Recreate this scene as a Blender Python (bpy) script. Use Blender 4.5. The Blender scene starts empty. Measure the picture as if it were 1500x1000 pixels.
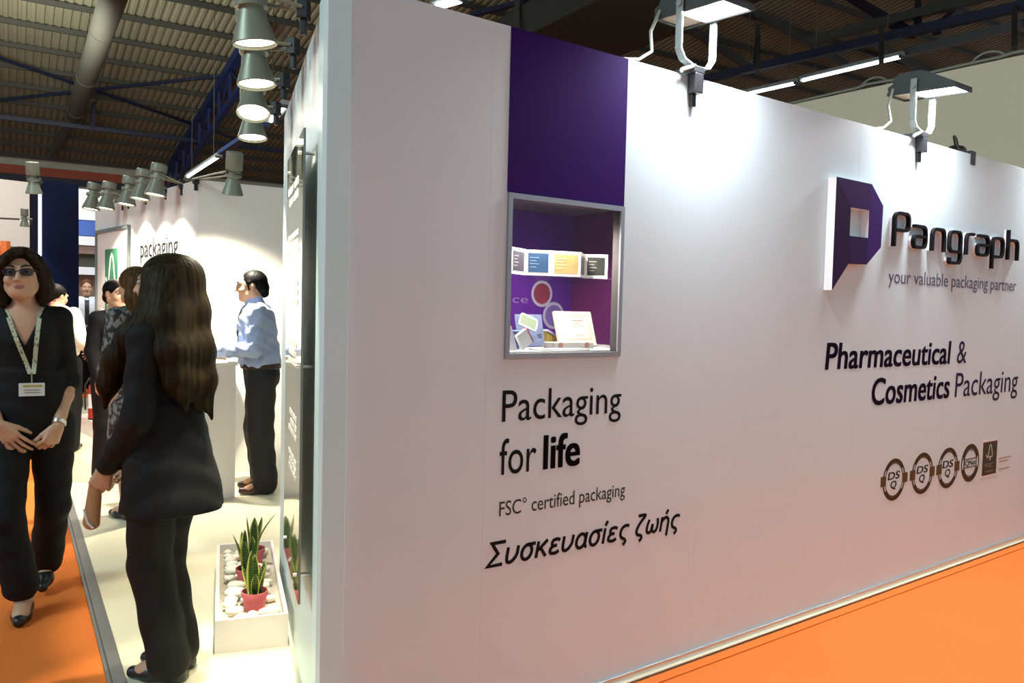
import bpy, bmesh, math, random
import numpy as np
from mathutils import Vector, Matrix

random.seed(7)
SC = bpy.context.scene
COL = SC.collection

# ------------------------------------------------------------------ camera
FPX, EYE = 1167.0, 1.5
PITCH, ROLL = math.radians(2.6485), math.radians(1.3796)
_F = Vector((0, math.cos(PITCH), -math.sin(PITCH)))
_u0 = Vector((0, math.sin(PITCH), math.cos(PITCH)))
_r0 = Vector((1, 0, 0))
_U = math.cos(ROLL) * _u0 - math.sin(ROLL) * _r0
_R = math.cos(ROLL) * _r0 + math.sin(ROLL) * _u0
cam = bpy.data.cameras.new('camera')
cam.sensor_width = 36
cam.lens = 36 * FPX / 1500
cam.clip_end = 300
camo = bpy.data.objects.new('camera', cam)
COL.objects.link(camo)
camo.matrix_world = Matrix(((_R.x, _U.x, -_F.x, 0), (_R.y, _U.y, -_F.y, 0), (_R.z, _U.z, -_F.z, EYE), (0, 0, 0, 1)))
SC.camera = camo

# ------------------------------------------------------------------ world, exposure, hall fill lights
SC.view_settings.view_transform = 'Standard'
SC.view_settings.look = 'None'
SC.view_settings.gamma = 1
SC.view_settings.use_curve_mapping = False
SC.view_settings.exposure = 0.0
w = bpy.data.worlds.new('hall_air')
SC.world = w
w.use_nodes = True
w.node_tree.nodes['Background'].inputs[0].default_value = (0.72, 0.86, 1.0, 1)
w.node_tree.nodes['Background'].inputs[1].default_value = 0.58


def area(name, loc, target, size, power, col=(1, 1, 1), size_y=None, spread=180):
    l = bpy.data.lights.new(name, 'AREA')
    l.energy = power
    l.color = col
    l.size = size
    if size_y:
        l.shape = 'RECTANGLE'
        l.size_y = size_y
    l.spread = math.radians(spread)
    o = bpy.data.objects.new(name, l)
    COL.objects.link(o)
    o.location = loc
    o.rotation_euler = (Vector(target) - Vector(loc)).to_track_quat('-Z', 'Y').to_euler()
    return o


def spot(name, loc, target, power, col, angle, blend=0.5, radius=0.04):
    l = bpy.data.lights.new(name, 'SPOT')
    l.energy = power
    l.color = col
    l.spot_size = math.radians(angle)
    l.spot_blend = blend
    l.shadow_soft_size = radius
    o = bpy.data.objects.new(name, l)
    COL.objects.link(o)
    o.location = loc
    o.rotation_euler = (Vector(target) - Vector(loc)).to_track_quat('-Z', 'Y').to_euler()
    return o


# unseen area lights added as fill, standing in for the hall lighting
area('hall_fill', (3.0, 2.9, 7.5), (2.9, 2.7, 0), 1.6, 30, (1.0, 0.96, 0.94), spread=70)  # added to brighten the carpet beside the long wall
area('hall_fill', (-7.0, -1.0, 7.0), (-1.0, 3, 1), 2.5, 420, (0.72, 0.97, 0.97))  # added cool fill from the left for the corner post
area('hall_fill', (-9.0, 14.0, 5.3), (-9, 17, 9), 3.0, 330, (1.0, 0.98, 0.80))  # added uplight that brightens the roof sheets
# unseen area light without a fixture, over the aisle side of the stand
area('booth_fill', (-5.6, 9.5, 4.2), (-5.2, 8.5, 0), 1.6, 80, (1.0, 0.95, 0.86))

# ------------------------------------------------------------------ picture point -> place in the hall


def ray(px, py):
    return FPX * _F + (px - 750) * _R + (500 - py) * _U


def G(px, py, z=0.0):
    """point at height z seen at that spot of the photograph"""
    v = ray(px, py)
    t = (z - EYE) / v.z
    return Vector((v.x * t, v.y * t, z))


def D(px, py, depth):
    v = ray(px, py)
    t = depth / v.y
    return Vector((v.x * t, depth, EYE + v.z * t))


# long stand wall: n . X = WD
WAZ, WD, WH = math.radians(53.976), 2.24613, 2.4445
dW = Vector((math.sin(WAZ), math.cos(WAZ), 0))
nW = Vector((math.cos(WAZ), -math.sin(WAZ), 0))       # towards the photographer's side
UP = Vector((0, 0, 1))


def hitW(px, py, off=0.0):
    v = ray(px, py)
    n = -nW
    t = (WD - off) / (n.x * v.x + n.y * v.y)
    return Vector((v.x * t, v.y * t, EYE + v.z * t))


_c = hitW(474.5, 500)
A0 = Vector((_c.x, _c.y, 0))                         # free corner of the stand, on the floor


def W(px, py, off=0.0):
    p = hitW(px, py, off)
    return (p - A0).dot(dW), p.z


MW = Matrix(((dW.x, 0, nW.x, A0.x), (dW.y, 0, nW.y, A0.y), (0, 1, 0, 0), (0, 0, 0, 1)))   # (s, z, out)


def PW(s, z, o=0.0):
    return A0 + dW * s + UP * z + nW * o


# hall axes
HAZ = math.radians(-32.2)
ea = Vector((math.sin(HAZ), math.cos(HAZ), 0))
eb = Vector((math.cos(HAZ), -math.sin(HAZ), 0))

# ------------------------------------------------------------------ materials
MATS = {}


def mat(name, col, rough=0.6, metal=0.0, noise=0.0, nscale=20, bump=0.0, bscale=60, spec=0.5, emit=None, estr=0, alpha=None, coat=0):
    if name in MATS:
        return MATS[name]
    m = bpy.data.materials.new(name)
    m.use_nodes = True
    nt = m.node_tree
    b = nt.nodes['Principled BSDF']
    b.inputs['Base Color'].default_value = (*col, 1)
    b.inputs['Roughness'].default_value = rough
    b.inputs['Metallic'].default_value = metal
    b.inputs['Specular IOR Level'].default_value = spec
    if coat:
        b.inputs['Coat Weight'].default_value = coat
    if noise > 0 or bump > 0:
        tc = nt.nodes.new('ShaderNodeTexCoord')
    if noise > 0:
        nz = nt.nodes.new('ShaderNodeTexNoise')
        nz.inputs['Scale'].default_value = nscale
        nz.inputs['Detail'].default_value = 4
        nt.links.new(tc.outputs['Object'], nz.inputs['Vector'])
        mr = nt.nodes.new('ShaderNodeMapRange')
        mr.inputs[3].default_value = 1 - noise
        mr.inputs[4].default_value = 1 + noise
        nt.links.new(nz.outputs['Fac'], mr.inputs[0])
        vm = nt.nodes.new('ShaderNodeVectorMath')
        vm.operation = 'SCALE'
        vm.inputs[0].default_value = col
        nt.links.new(mr.outputs[0], vm.inputs['Scale'])
        nt.links.new(vm.outputs[0], b.inputs['Base Color'])
    if bump > 0:
        nb = nt.nodes.new('ShaderNodeTexNoise')
        nb.inputs['Scale'].default_value = bscale
        nb.inputs['Detail'].default_value = 3
        nt.links.new(tc.outputs['Object'], nb.inputs['Vector'])
        bp = nt.nodes.new('ShaderNodeBump')
        bp.inputs['Strength'].default_value = bump
        bp.inputs['Distance'].default_value = 0.01
        nt.links.new(nb.outputs['Fac'], bp.inputs['Height'])
        nt.links.new(bp.outputs['Normal'], b.inputs['Normal'])
    if emit:
        b.inputs['Emission Color'].default_value = (*emit, 1)
        b.inputs['Emission Strength'].default_value = estr
    if alpha is not None:
        b.inputs['Alpha'].default_value = alpha
    MATS[name] = m
    return m


def glass_mat(name, tint=(1, 1, 1), refl=0.08):
    """thin clear pane: mostly see-through with a weak mirror"""
    m = bpy.data.materials.new(name)
    m.use_nodes = True
    nt = m.node_tree
    nt.nodes.clear()
    out = nt.nodes.new('ShaderNodeOutputMaterial')
    tr = nt.nodes.new('ShaderNodeBsdfTransparent')
    tr.inputs[0].default_value = (*tint, 1)
    gl = nt.nodes.new('ShaderNodeBsdfGlossy')
    gl.inputs['Roughness'].default_value = 0.03
    mx = nt.nodes.new('ShaderNodeMixShader')
    mx.inputs[0].default_value = refl
    nt.links.new(tr.outputs[0], mx.inputs[1])
    nt.links.new(gl.outputs[0], mx.inputs[2])
    nt.links.new(mx.outputs[0], out.inputs[0])
    return m


M_wall = mat('white_panel', (0.64, 0.765, 0.80), 0.45, noise=0.02, nscale=3)
M_wallin = mat('white_panel_matt', (0.83, 0.81, 0.76), 0.55)
M_alu = mat('aluminium', (0.62, 0.66, 0.66), 0.32, 0.9)
M_frame = mat('grey_frame', (0.33, 0.38, 0.42), 0.4, 0.5)
M_carpet = mat('orange_carpet', (0.86, 0.222, 0.045), 0.95, noise=0.10, nscale=180, bump=0.5, bscale=350, spec=0.1)
M_plat = mat('cream_vinyl', (0.78, 0.73, 0.53), 0.35, noise=0.05, nscale=2)
M_black = mat('black_plastic', (0.012, 0.012, 0.014), 0.4)
M_ink = mat('black_ink', (0.006, 0.005, 0.008), 0.7, spec=0.15)
M_inkp = mat('violet_ink', (0.022, 0.008, 0.045), 0.7, spec=0.15)
M_inkb = mat('brown_ink', (0.062, 0.036, 0.012), 0.6, spec=.1)
M_inkg = mat('grey_violet_ink', (0.10, 0.075, 0.16), 0.5)
M_purple = mat('purple_vinyl', (0.030, 0.006, 0.105), 0.75, spec=0.08)
M_lamp = mat('lamp_grey', (0.25, 0.275, 0.215), 0.42, 0.3)
M_lampd = mat('lamp_dark', (0.10, 0.11, 0.095), 0.45, 0.3)
M_glow = mat('lamp_glow', (1, 0.95, 0.85), 0.5, emit=(1, 0.90, 0.74), estr=14)
M_tube = mat('tube_glow', (1, 1, 1), 0.5, emit=(0.86, 0.94, 1.0), estr=9)
M_flood = mat('flood_glow', (1, 1, 1), 0.5, emit=(0.90, 0.96, 1.0), estr=12)
M_roof = mat('roof_sheet', (0.25, 0.26, 0.185), 0.75, noise=0.25, nscale=0.8)
M_purlin = mat('purlin_paint', (0.05, 0.052, 0.045), 0.7)
M_blue = mat('truss_blue', (0.010, 0.026, 0.12), 0.5)
M_navy = mat('navy_panel', (0.003, 0.006, 0.030), 0.8, spec=0.15)
M_blit = mat('blue_panel', (0.02, 0.09, 0.45), 0.45)
M_cream = mat('cream_panel', (0.80, 0.74, 0.55), 0.6)
M_duct = mat('duct_grey', (0.062, 0.064, 0.052), 0.6, noise=0.1, nscale=2)
M_darkduct = mat('dark_duct', (0.030, 0.031, 0.026), 0.7)
M_orange = mat('rail_red_orange', (0.38, 0.07, 0.025), 0.6)
M_pale = mat('pale_rail', (0.50, 0.51, 0.43), 0.6)

# ------------------------------------------------------------------ object helpers


def tag(o, label=None, cat=None, group=None, kind=None):
    if label:
        o['label'] = label
    if cat:
        o['category'] = cat
    if group:
        o['group'] = group
    if kind:
        o['kind'] = kind
    return o


def thing(name, label, cat, loc=(0, 0, 0), rz=0.0, group=None):
    o = bpy.data.objects.new(name, None)
    o.empty_display_size = 0.1
    COL.objects.link(o)
    o.location = loc
    o.rotation_euler = (0, 0, rz)
    return tag(o, label, cat, group)


def link(name, me, m, parent=None, label=None):
    o = bpy.data.objects.new(name, me)
    COL.objects.link(o)
    for mm in (m if isinstance(m, (list, tuple)) else [m]):
        me.materials.append(mm)
    if parent:
        o.parent = parent
    if label:
        o['label'] = label
    return o


def obj(name, bm, m, parent=None, smooth=False, label=None, recalc=True):
    me = bpy.data.meshes.new(name)
    if recalc:
        bmesh.ops.recalc_face_normals(bm, faces=bm.faces)
    bm.to_mesh(me)
    bm.free()
    if smooth:
        me.polygons.foreach_set('use_smooth', [True] * len(me.polygons))
        if smooth == 'angle':
            me.set_sharp_from_angle(angle=math.radians(35))
    return link(name, me, m, parent, label)


def box(bm, lo, hi, M=None, bev=0.0, mi=0):
    x0, y0, z0 = lo
    x1, y1, z1 = hi
    vs = [bm.verts.new(p) for p in ((x0, y0, z0), (x1, y0, z0), (x1, y1, z0), (x0, y1, z0), (x0, y0, z1), (x1, y0, z1), (x1, y1, z1), (x0, y1, z1))]
    fs = [bm.faces.new([vs[i] for i in f]) for f in ((3, 2, 1, 0), (4, 5, 6, 7), (0, 1, 5, 4), (1, 2, 6, 5), (2, 3, 7, 6), (3, 0, 4, 7))]
    for f in fs:
        f.material_index = mi
    if bev > 0:
        es = list({e for f in fs for e in f.edges})
        r = bmesh.ops.bevel(bm, geom=es, offset=bev, segments=2, affect='EDGES', profile=0.5)
        vs = list({v for f in r['faces'] for v in f.verts} | {v for v in vs if v.is_valid})
    if M is not None:
        for v in vs:
            v.co = M @ v.co
    return vs


def B(lo, hi, M=None, bev=0.0):
    bm = bmesh.new()
    box(bm, lo, hi, M, bev)
    return bm


def prism(bm, pts, z0, z1, M=None, mi=0):
    """closed polygon in xy, extruded z0..z1"""
    a = [bm.verts.new((p[0], p[1], z0)) for p in pts]
    b = [bm.verts.new((p[0], p[1], z1)) for p in pts]
    n = len(pts)
    fs = [bm.faces.new(b), bm.faces.new(list(reversed(a)))]
    for i in range(n):
        fs.append(bm.faces.new([a[i], a[(i + 1) % n], b[(i + 1) % n], b[i]]))
    for f in fs:
        f.material_index = mi
    if M is not None:
        for v in a + b:
            v.co = M @ v.co


def tube(bm, pts, r, n=8, closed=False):
    pts = [Vector(p) for p in pts]
    rs = r if isinstance(r, (list, tuple)) else [r] * len(pts)
    rings = []
    N = len(pts)
    ref = None
    for i, p in enumerate(pts):
        if closed:
            t = pts[(i + 1) % N] - pts[i - 1]
        else:
            t = pts[min(i + 1, N - 1)] - pts[max(i - 1, 0)]
        t.normalize()
        if ref is None:
            ref = Vector((0, 0, 1)) if abs(t.z) < 0.9 else Vector((1, 0, 0))
        x = t.cross(ref)
        x.normalize()
        y = x.cross(t)
        y.normalize()
        ref = y
        rings.append([bm.verts.new(p + rs[i] * (math.cos(a) * x + math.sin(a) * y)) for a in [2 * math.pi * k / n for k in range(n)]])
    for i in range(N if closed else N - 1):
        A_, B_ = rings[i], rings[(i + 1) % N]
        for k in range(n):
            bm.faces.new([A_[k], A_[(k + 1) % n], B_[(k + 1) % n], B_[k]])
    if not closed:
        bm.faces.new(list(reversed(rings[0])))
        bm.faces.new(rings[-1])


def lathe(bm, prof, n=24, M=None, cap=True):
    """prof: (r, z) list, revolved about z"""
    rings = []
    new = []
    for r, z in prof:
        if r < 1e-6:
            v = bm.verts.new((0, 0, z))
            rings.append([v])
            new.append(v)
        else:
            ring = [bm.verts.new((r * math.cos(2 * math.pi * k / n), r * math.sin(2 * math.pi * k / n), z)) for k in range(n)]
            rings.append(ring)
            new += ring
    for a, b in zip(rings, rings[1:]):
        for k in range(n):
            if len(a) == 1 and len(b) == 1:
                continue
            if len(a) == 1:
                bm.faces.new([a[0], b[(k + 1) % n], b[k]])
            elif len(b) == 1:
                bm.faces.new([a[k], a[(k + 1) % n], b[0]])
            else:
                bm.faces.new([a[k], a[(k + 1) % n], b[(k + 1) % n], b[k]])
    if cap:
        if len(rings[0]) > 1:
            bm.faces.new(list(reversed(rings[0])))
        if len(rings[-1]) > 1:
            bm.faces.new(rings[-1])
    if M is not None:
        for v in new:
            v.co = M @ v.co


def bar(bm, p, q, w, h, up=UP):
    """rectangular bar from p to q, w wide and h high"""
    p, q = Vector(p), Vector(q)
    t = (q - p)
    L = t.length
    t.normalize()
    x = t.cross(up)
    x.normalize()
    y = x.cross(t)
    M = Matrix(((x.x, t.x, y.x, p.x), (x.y, t.y, y.y, p.y), (x.z, t.z, y.z, p.z), (0, 0, 0, 1)))
    box(bm, (-w / 2, 0, -h / 2), (w / 2, L, h / 2), M)


def ribbon(bm, pts, w, z0, z1, closed=False, M=None, mi=0):
    """flat stroke of width w along a 2D path, extruded z0..z1"""
    P = [Vector((p[0], p[1])) for p in pts]
    N = len(P)
    L, R = [], []
    for i in range(N):
        if closed:
            a, b = P[i - 1], P[(i + 1) % N]
        else:
            a, b = P[max(i - 1, 0)], P[min(i + 1, N - 1)]
        d1 = (P[i] - a).normalized() if (P[i] - a).length > 1e-9 else (b - P[i]).normalized()
        d2 = (b - P[i]).normalized() if (b - P[i]).length > 1e-9 else d1
        n1, n2 = Vector((-d1.y, d1.x)), Vector((-d2.y, d2.x))
        m = (n1 + n2)
        m.normalize()
        k = w / 2 / max(0.5, m.dot(n1))
        L.append(P[i] + m * k)
        R.append(P[i] - m * k)
    mk = lambda p, z: bm.verts.new((M @ Vector((p.x, p.y, z))) if M is not None else (p.x, p.y, z))
    l0, l1, r0, r1 = [mk(p, z0) for p in L], [mk(p, z1) for p in L], [mk(p, z0) for p in R], [mk(p, z1) for p in R]
    fs = []
    for i in range(N if closed else N - 1):
        j = (i + 1) % N
        fs += [bm.faces.new([l1[i], l1[j], r1[j], r1[i]][::-1]), bm.faces.new([l0[i], l0[j], r0[j], r0[i]]),
               bm.faces.new([l0[i], l0[j], l1[j], l1[i]]), bm.faces.new([r0[i], r1[i], r1[j], r0[j]])]
    if not closed:
        fs += [bm.faces.new([l0[0], l1[0], r1[0], r0[0]]), bm.faces.new([l0[-1], r0[-1], r1[-1], l1[-1]])]
    for f in fs:
        f.material_index = mi


def rounded(pts, r, seg=5):
    """round the inner corners of an open 2D path"""
    out = [Vector(pts[0])]
    for i in range(1, len(pts) - 1):
        p, a, b = Vector(pts[i]), Vector(pts[i - 1]), Vector(pts[i + 1])
        u, v = (a - p), (b - p)
        k = min(r, u.length * 0.49, v.length * 0.49)
        u.normalize()
        v.normalize()
        s, e = p + u * k, p + v * k
        for t in range(seg + 1):
            t /= seg
            out.append(s * (1 - t) ** 2 + p * 2 * t * (1 - t) + e * t ** 2)
    out.append(Vector(pts[-1]))
    return out


def text_mesh(body, bold=0.0, shear=0.0, depth=0.002, res=4, spacing=1.0, align='LEFT'):
    cu = bpy.data.curves.new('lettering', 'FONT')
    cu.body = body
    cu.size = 1
    cu.shear = shear
    cu.space_character = spacing
    cu.resolution_u = res
    cu.extrude = 0
    o = bpy.data.objects.new('lettering_source', cu)
    COL.objects.link(o)
    dg = bpy.context.evaluated_depsgraph_get()
    dg.update()
    me = bpy.data.meshes.new_from_object(o.evaluated_get(dg))
    COL.objects.unlink(o)
    bpy.data.objects.remove(o)
    bpy.data.curves.remove(cu)
    me.materials.clear()
    n = len(me.vertices)
    co = np.empty(n * 3)
    me.vertices.foreach_get('co', co)
    co = co.reshape(-1, 3)
    if bold > 0:                       # heavier stroke: the same outline laid down again, shifted
        polys = [list(p.vertices) for p in me.polygons]
        sh = [(dx * bold, dy * bold * 0.5) for dx in (-1, -0.33, 0.33, 1) for dy in (-1, 1)]
        vs = np.concatenate([co + np.array((dx, dy, 0.0)) for dx, dy in sh])
        ps = [[i + k * n for i in p] for k in range(len(sh)) for p in polys]
        bpy.data.meshes.remove(me)
        me = bpy.data.meshes.new('lettering')
        me.from_pydata(vs.tolist(), [], ps)
        co = vs
    return me, co


CAPH = {}


def cap_height(bold=0.0):
    if bold not in CAPH:
        me, co = text_mesh('H', bold)
        CAPH[bold] = (co[:, 1].max() - co[:, 1].min(), co[:, 1].min())
    return CAPH[bold]


def lettering(name, body, M, x0, y0, x1, cap, m, bold=0.0, shear=0.0, out=0.0015, parent=None, label=None):
    """flat vinyl letters: baseline starts at (x0, y0), ends at x1, capitals cap high, in plane M"""
    me, co = text_mesh(body, bold, shear)
    ch, base = cap_height(bold)
    sx = (x1 - x0) / (co[:, 0].max() - co[:, 0].min())
    sy = cap / ch
    co = co.copy()
    co[:, 0] = x0 + (co[:, 0] - co[:, 0].min()) * sx
    co[:, 1] = y0 + (co[:, 1] - base) * sy
    co[:, 2] = out
    Mn = np.array(M)
    co = co @ Mn[:3, :3].T + Mn[:3, 3]
    me.vertices.foreach_set('co', co.ravel())
    me.update()
    # make sure the letters face out of the wall
    if len(me.polygons):
        nrm = Vector((M[0][2], M[1][2], M[2][2]))
        s = sum(p.normal.dot(nrm) * p.area for p in me.polygons)
        if s < 0:
            me.flip_normals()
    me.name = name
    return link(name, me, m, parent, label)

# ================================================================== THE SETTING
def H(a, b, z):
    return ea * a + eb * b + UP * z


Z_E = 6.0
A_E = G(0, 228, Z_E).dot(ea)
SL = math.tan(math.radians(8.3))


def RP(px, py, off=0.0):
    v = ray(px, py)
    t = (Z_E + SL * A_E - off - EYE) / (v.z + SL * ea.dot(v))
    return Vector((v.x * t, v.y * t, EYE + v.z * t))


def roof_z(a):
    return Z_E + SL * (A_E - a)


def plane_hit(px, py, P0, n):
    v = ray(px, py)
    c = Vector((0, 0, EYE))
    return c + v * ((P0 - c).dot(n) / v.dot(n))


# hall carpet
bm = bmesh.new()
vs = [bm.verts.new(H(a, b, 0)) for a, b in ((-12, -14), (-12, 34), (A_E, 34), (A_E, -14))]
bm.faces.new(vs)
tag(obj('floor', bm, M_carpet), kind='structure')

# stand platform with its metal edge
S1, S2 = G(94, 702), G(176, 988)
sd = (S1 - S2).normalized()
u = None
# where the edge line meets the line of the long wall
nn = -nW
t = (WD - 0.03 - S2.dot(nn)) / sd.dot(nn)
Pn = S2 + sd * t
Pf = S2 + sd * 9.5
PT = 0.014
bm = bmesh.new()
prism(bm, [Pn, PW(9, 0, 0.03), PW(9, 0, 0.03) + sd * 9, Pf + eb * 0], 0.001, PT)
tag(obj('floor_stand', bm, M_plat), kind='structure')
bm = bmesh.new()
side = Vector((sd.y, -sd.x, 0))          # towards the platform
for (o0, o1, z1) in ((-0.035, 0.012, 0.017), (-0.050, -0.035, 0.006)):
    prism(bm, [Pn + side * o0, Pn + side * o1, Pf + side * o1, Pf + side * o0], 0.0, z1)
k = 0
tag(obj('trim_1', bm, mat('edge_metal', (0.13, 0.135, 0.13), 0.4, 0.4, noise=0.15, nscale=30)), kind='structure')

# --- long wall with its showcase opening
ws0, wz1 = W(745, 283)
ws0b, wz0 = W(737, 526)
ws1, wz1b = W(913, 302)
ws1b, wz0b = W(908, 521)
ws0 = (ws0 + ws0b) / 2
ws1 = (ws1 + ws1b) / 2
wz1 = (wz1 + wz1b) / 2
wz0 = (wz0 + wz0b) / 2
FR = 0.018
o0, o1, p0, p1 = ws0 + FR, ws1 - FR, wz0 + FR, wz1 - FR      # clear opening
h0, h1, g0, g1 = ws0 + .003, ws1 - .003, wz0 + .003, wz1 - .003
WL = 8.0
seams = sorted([W(713, 500)[0], W(1013, 880)[0], W(1243, 600)[0]])
print('seams', seams)
while seams[-1] < WL - 0.6:
    seams.append(seams[-1] + 0.98)
cuts = [0.0] + seams + [WL]
TH = 0.035
bm = bmesh.new()
gp = 0.0
for c0, c1 in zip(cuts, cuts[1:]):
    a, b = c0 + gp, c1 - gp
    if b <= h0 or a >= h1:
        box(bm, (a, 0, -0.02), (b, WH, 0), MW, 0.0010)
    else:
        for (sa, sb, za, zb) in ((a, max(a, h0), 0, WH), (min(b, h1), b, 0, WH), (max(a, h0), min(b, h1), 0, g0), (max(a, h0), min(b, h1), g1, WH)):
            if sb - sa > 1e-3:
                box(bm, (sa, za, -0.02), (sb, zb, 0), MW)
for (sa, sb, za, zb) in ((0.001, h0, 0, WH - .001), (h1, WL, 0, WH - .001), (h0, h1, 0, g0), (h0, h1, g1, WH - .001)):
    box(bm, (sa, za, -TH), (sb, zb, -0.0205), MW)
tag(obj('wall_front', bm, M_wall), kind='structure')

# aluminium base trim and the folded carpet edge in front of it
bm = bmesh.new()
box(bm, (-0.005, 0, 0), (WL, 0.040, 0.012), MW, 0.003)
box(bm, (-0.005, 0, 0.012), (WL, 0.012, 0.03), MW, 0.002)
tag(obj('trim_2', bm, M_alu), kind='structure')
bm = bmesh.new()
box(bm, (-0.3, 0.0005, 0.034), (WL, 0.006, 0.085), MW, 0.002)
tag(obj('trim_3', bm, M_carpet), kind='structure')

# --- receding side wall of the stand
RAZ = math.radians(-19.4)
dR = Vector((math.sin(RAZ), math.cos(RAZ), 0))
nR = Vector((-math.cos(RAZ), math.sin(RAZ), 0))        # out, towards the aisle
DE = G(413, 172, WH)
RL = (Vector((DE.x, DE.y, 0)) - A0).length
dR = (Vector((DE.x, DE.y, 0)) - A0).normalized()
nR = Vector((-dR.y, dR.x, 0))
MR = Matrix(((-dR.x, 0, nR.x, A0.x), (-dR.y, 0, nR.y, A0.y), (0, 1, 0, 0), (0, 0, 0, 1)))   # x runs towards the viewer (negative going in), y up, z out


def PR(r, z, o=0.0):
    return A0 + dR * r + UP * z + nR * o


MR2 = Matrix(((dR.x, 0, nR.x, A0.x), (dR.y, 0, nR.y, A0.y), (0, 1, 0, 0), (0, 0, 0, 1)))   # (r, z, out)
bm = bmesh.new()
box(bm, (0.0, 0, -0.07), (0.235, WH, 0.0), MR2, 0.002)
tag(obj('trim_4', bm, mat('corner_post', (0.62, 0.84, 0.85), 0.4)), kind='structure')
bm = bmesh.new()
box(bm, (0.236, 0, -0.07), (RL, WH, -0.012), MR2)
tag(obj('wall_left', bm, M_wall), kind='structure')

# --- back of the stand: two faces meeting in an outer corner
CB = G(290, 263, WH)
CB.z = 0
LE = G(139.5, 305.5, WH)
LE.z = 0
dL = (CB - LE).normalized()
nL = Vector((dL.y, -dL.x, 0))
ML = Matrix(((dL.x, 0, nL.x, LE.x), (dL.y, 0, nL.y, LE.y), (0, 1, 0, 0), (0, 0, 0, 1)))
LLEN = (CB - LE).length
RE = G(410, 275, WH)
RE.z = 0
dB = (RE - CB).normalized()
nB = Vector((dB.y, -dB.x, 0))
MB_ = Matrix(((dB.x, 0, nB.x, CB.x), (dB.y, 0, nB.y, CB.y), (0, 1, 0, 0), (0, 0, 0, 1)))
tag(obj('wall_side', B((0, 0.014, -0.08), (LLEN, WH, 0), ML), mat('white_panel_cool', (0.68, 0.70, 0.70), 0.5)), kind='structure')
tag(obj('wall_back', B((0.0, 0.014, -0.08), (3.2, WH, 0), MB_), M_wallin), kind='structure')


def L2(px, py, off=0.0):
    p = plane_hit(px, py, LE + nL * off, nL) - LE
    return p.dot(dL), p.z


# --- neighbour stand's tall cream wall on the right
c0, c1 = G(1165, 152, 4.0), G(1500, 80, 4.0)
c0.z = c1.z = 0
dC = (c1 - c0).normalized()
nC = Vector((dC.y, -dC.x, 0))
MC = Matrix(((dC.x, 0, nC.x, c0.x), (dC.y, 0, nC.y, c0.y), (0, 1, 0, 0), (0, 0, 0, 1)))
CL = (c1 - c0).length
tag(obj('wall_right', B((-1.5, 0.001, -0.1), (CL + 3.0, 4.0, 0), MC), M_cream), kind='structure')
bm = bmesh.new()
pts = []
for i in range(40):
    f = -0.5 + (CL + 2.0) * i / 39
    pts.append(MC @ Vector((f, 4.0 + 0.025 + 0.03 * abs(math.sin(f * 2.3)) * (1 if int(f * 1.3) % 2 else 0.3), -0.02)))
tube(bm, pts, 0.014, 6)
tag(obj('cable', bm, mat('cable_grey', (0.32, 0.33, 0.29), 0.6)), 'grey cable lying along the top edge of the tall cream wall', 'cable')
for f in (0.95, CL * 0.86):
    bm = bmesh.new()
    tube(bm, [MC @ Vector((f + 0.16 * math.cos(a), 4.012 + 0.11 * math.sin(a), -0.07 + 0.002 * a)) for a in [math.pi * i / 10 for i in range(11)]], 0.011, 6)
    tag(obj('cable_loop', bm, mat('cable_grey', (0.3, 0.3, 0.3))), 'small cable loop on the cream wall top, ' + ('at the far end behind the lamps' if f < 1 else 'above the second floodlight towards the right edge'), 'cable')

# --- roof of the hall: corrugated sheets on purlins
b0, b1, per = -13.0, 34.0, 0.17
n = int((b1 - b0) / per)
prof = [(0.0, 0.0), (0.28, 0.0), (0.42, 0.035), (0.72, 0.035), (0.86, 0.0)]
co, faces = [], []
xs = []
for i in range(n):
    for q, h in prof:
        xs.append((b0 + (i + q) * per, h))
for (b, h) in xs:
    for a in (-6.0, A_E):
        co.append(H(a, b, roof_z(a) + h))
for i in range(len(xs) - 1):
    faces.append((2 * i, 2 * i + 1, 2 * i + 3, 2 * i + 2))
me = bpy.data.meshes.new('ceiling')
me.from_pydata(co, [], faces)
tag(link('ceiling', me, M_roof), kind='structure')
for i in range(20):
    a = A_E - 0.5 - i * 1.25
    bm = bmesh.new()
    bar(bm, H(a, b0, roof_z(a) - 0.09), H(a, b1, roof_z(a) - 0.06), 0.06, 0.11)
    tag(obj('ceiling_purlin', bm, M_purlin), kind='structure')

# far hall wall with crane rail bands
for nm, za, zb, m, o in (('wall_far', 0, Z_E, mat('far_wall', (0.34, 0.33, 0.30), 0.7), 0.0), ('trim_5', 5.72, 6.02, M_pale, -0.12),
                         ('trim_6', 5.42, 5.72, M_orange, -0.25), ('trim_7', 5.22, 5.42, mat('rail_navy', (0.02, 0.025, 0.05), 0.6), -0.3)):
    bm = bmesh.new()
    M = Matrix(((eb.x, ea.x, 0, 0), (eb.y, ea.y, 0, 0), (0, 0, 1, 0), (0, 0, 0, 1)))
    box(bm, (b0, A_E + o, za), (b1, A_E + 0.2 + o, zb), M)
    tag(obj(nm, bm, m), kind='structure')


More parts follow.
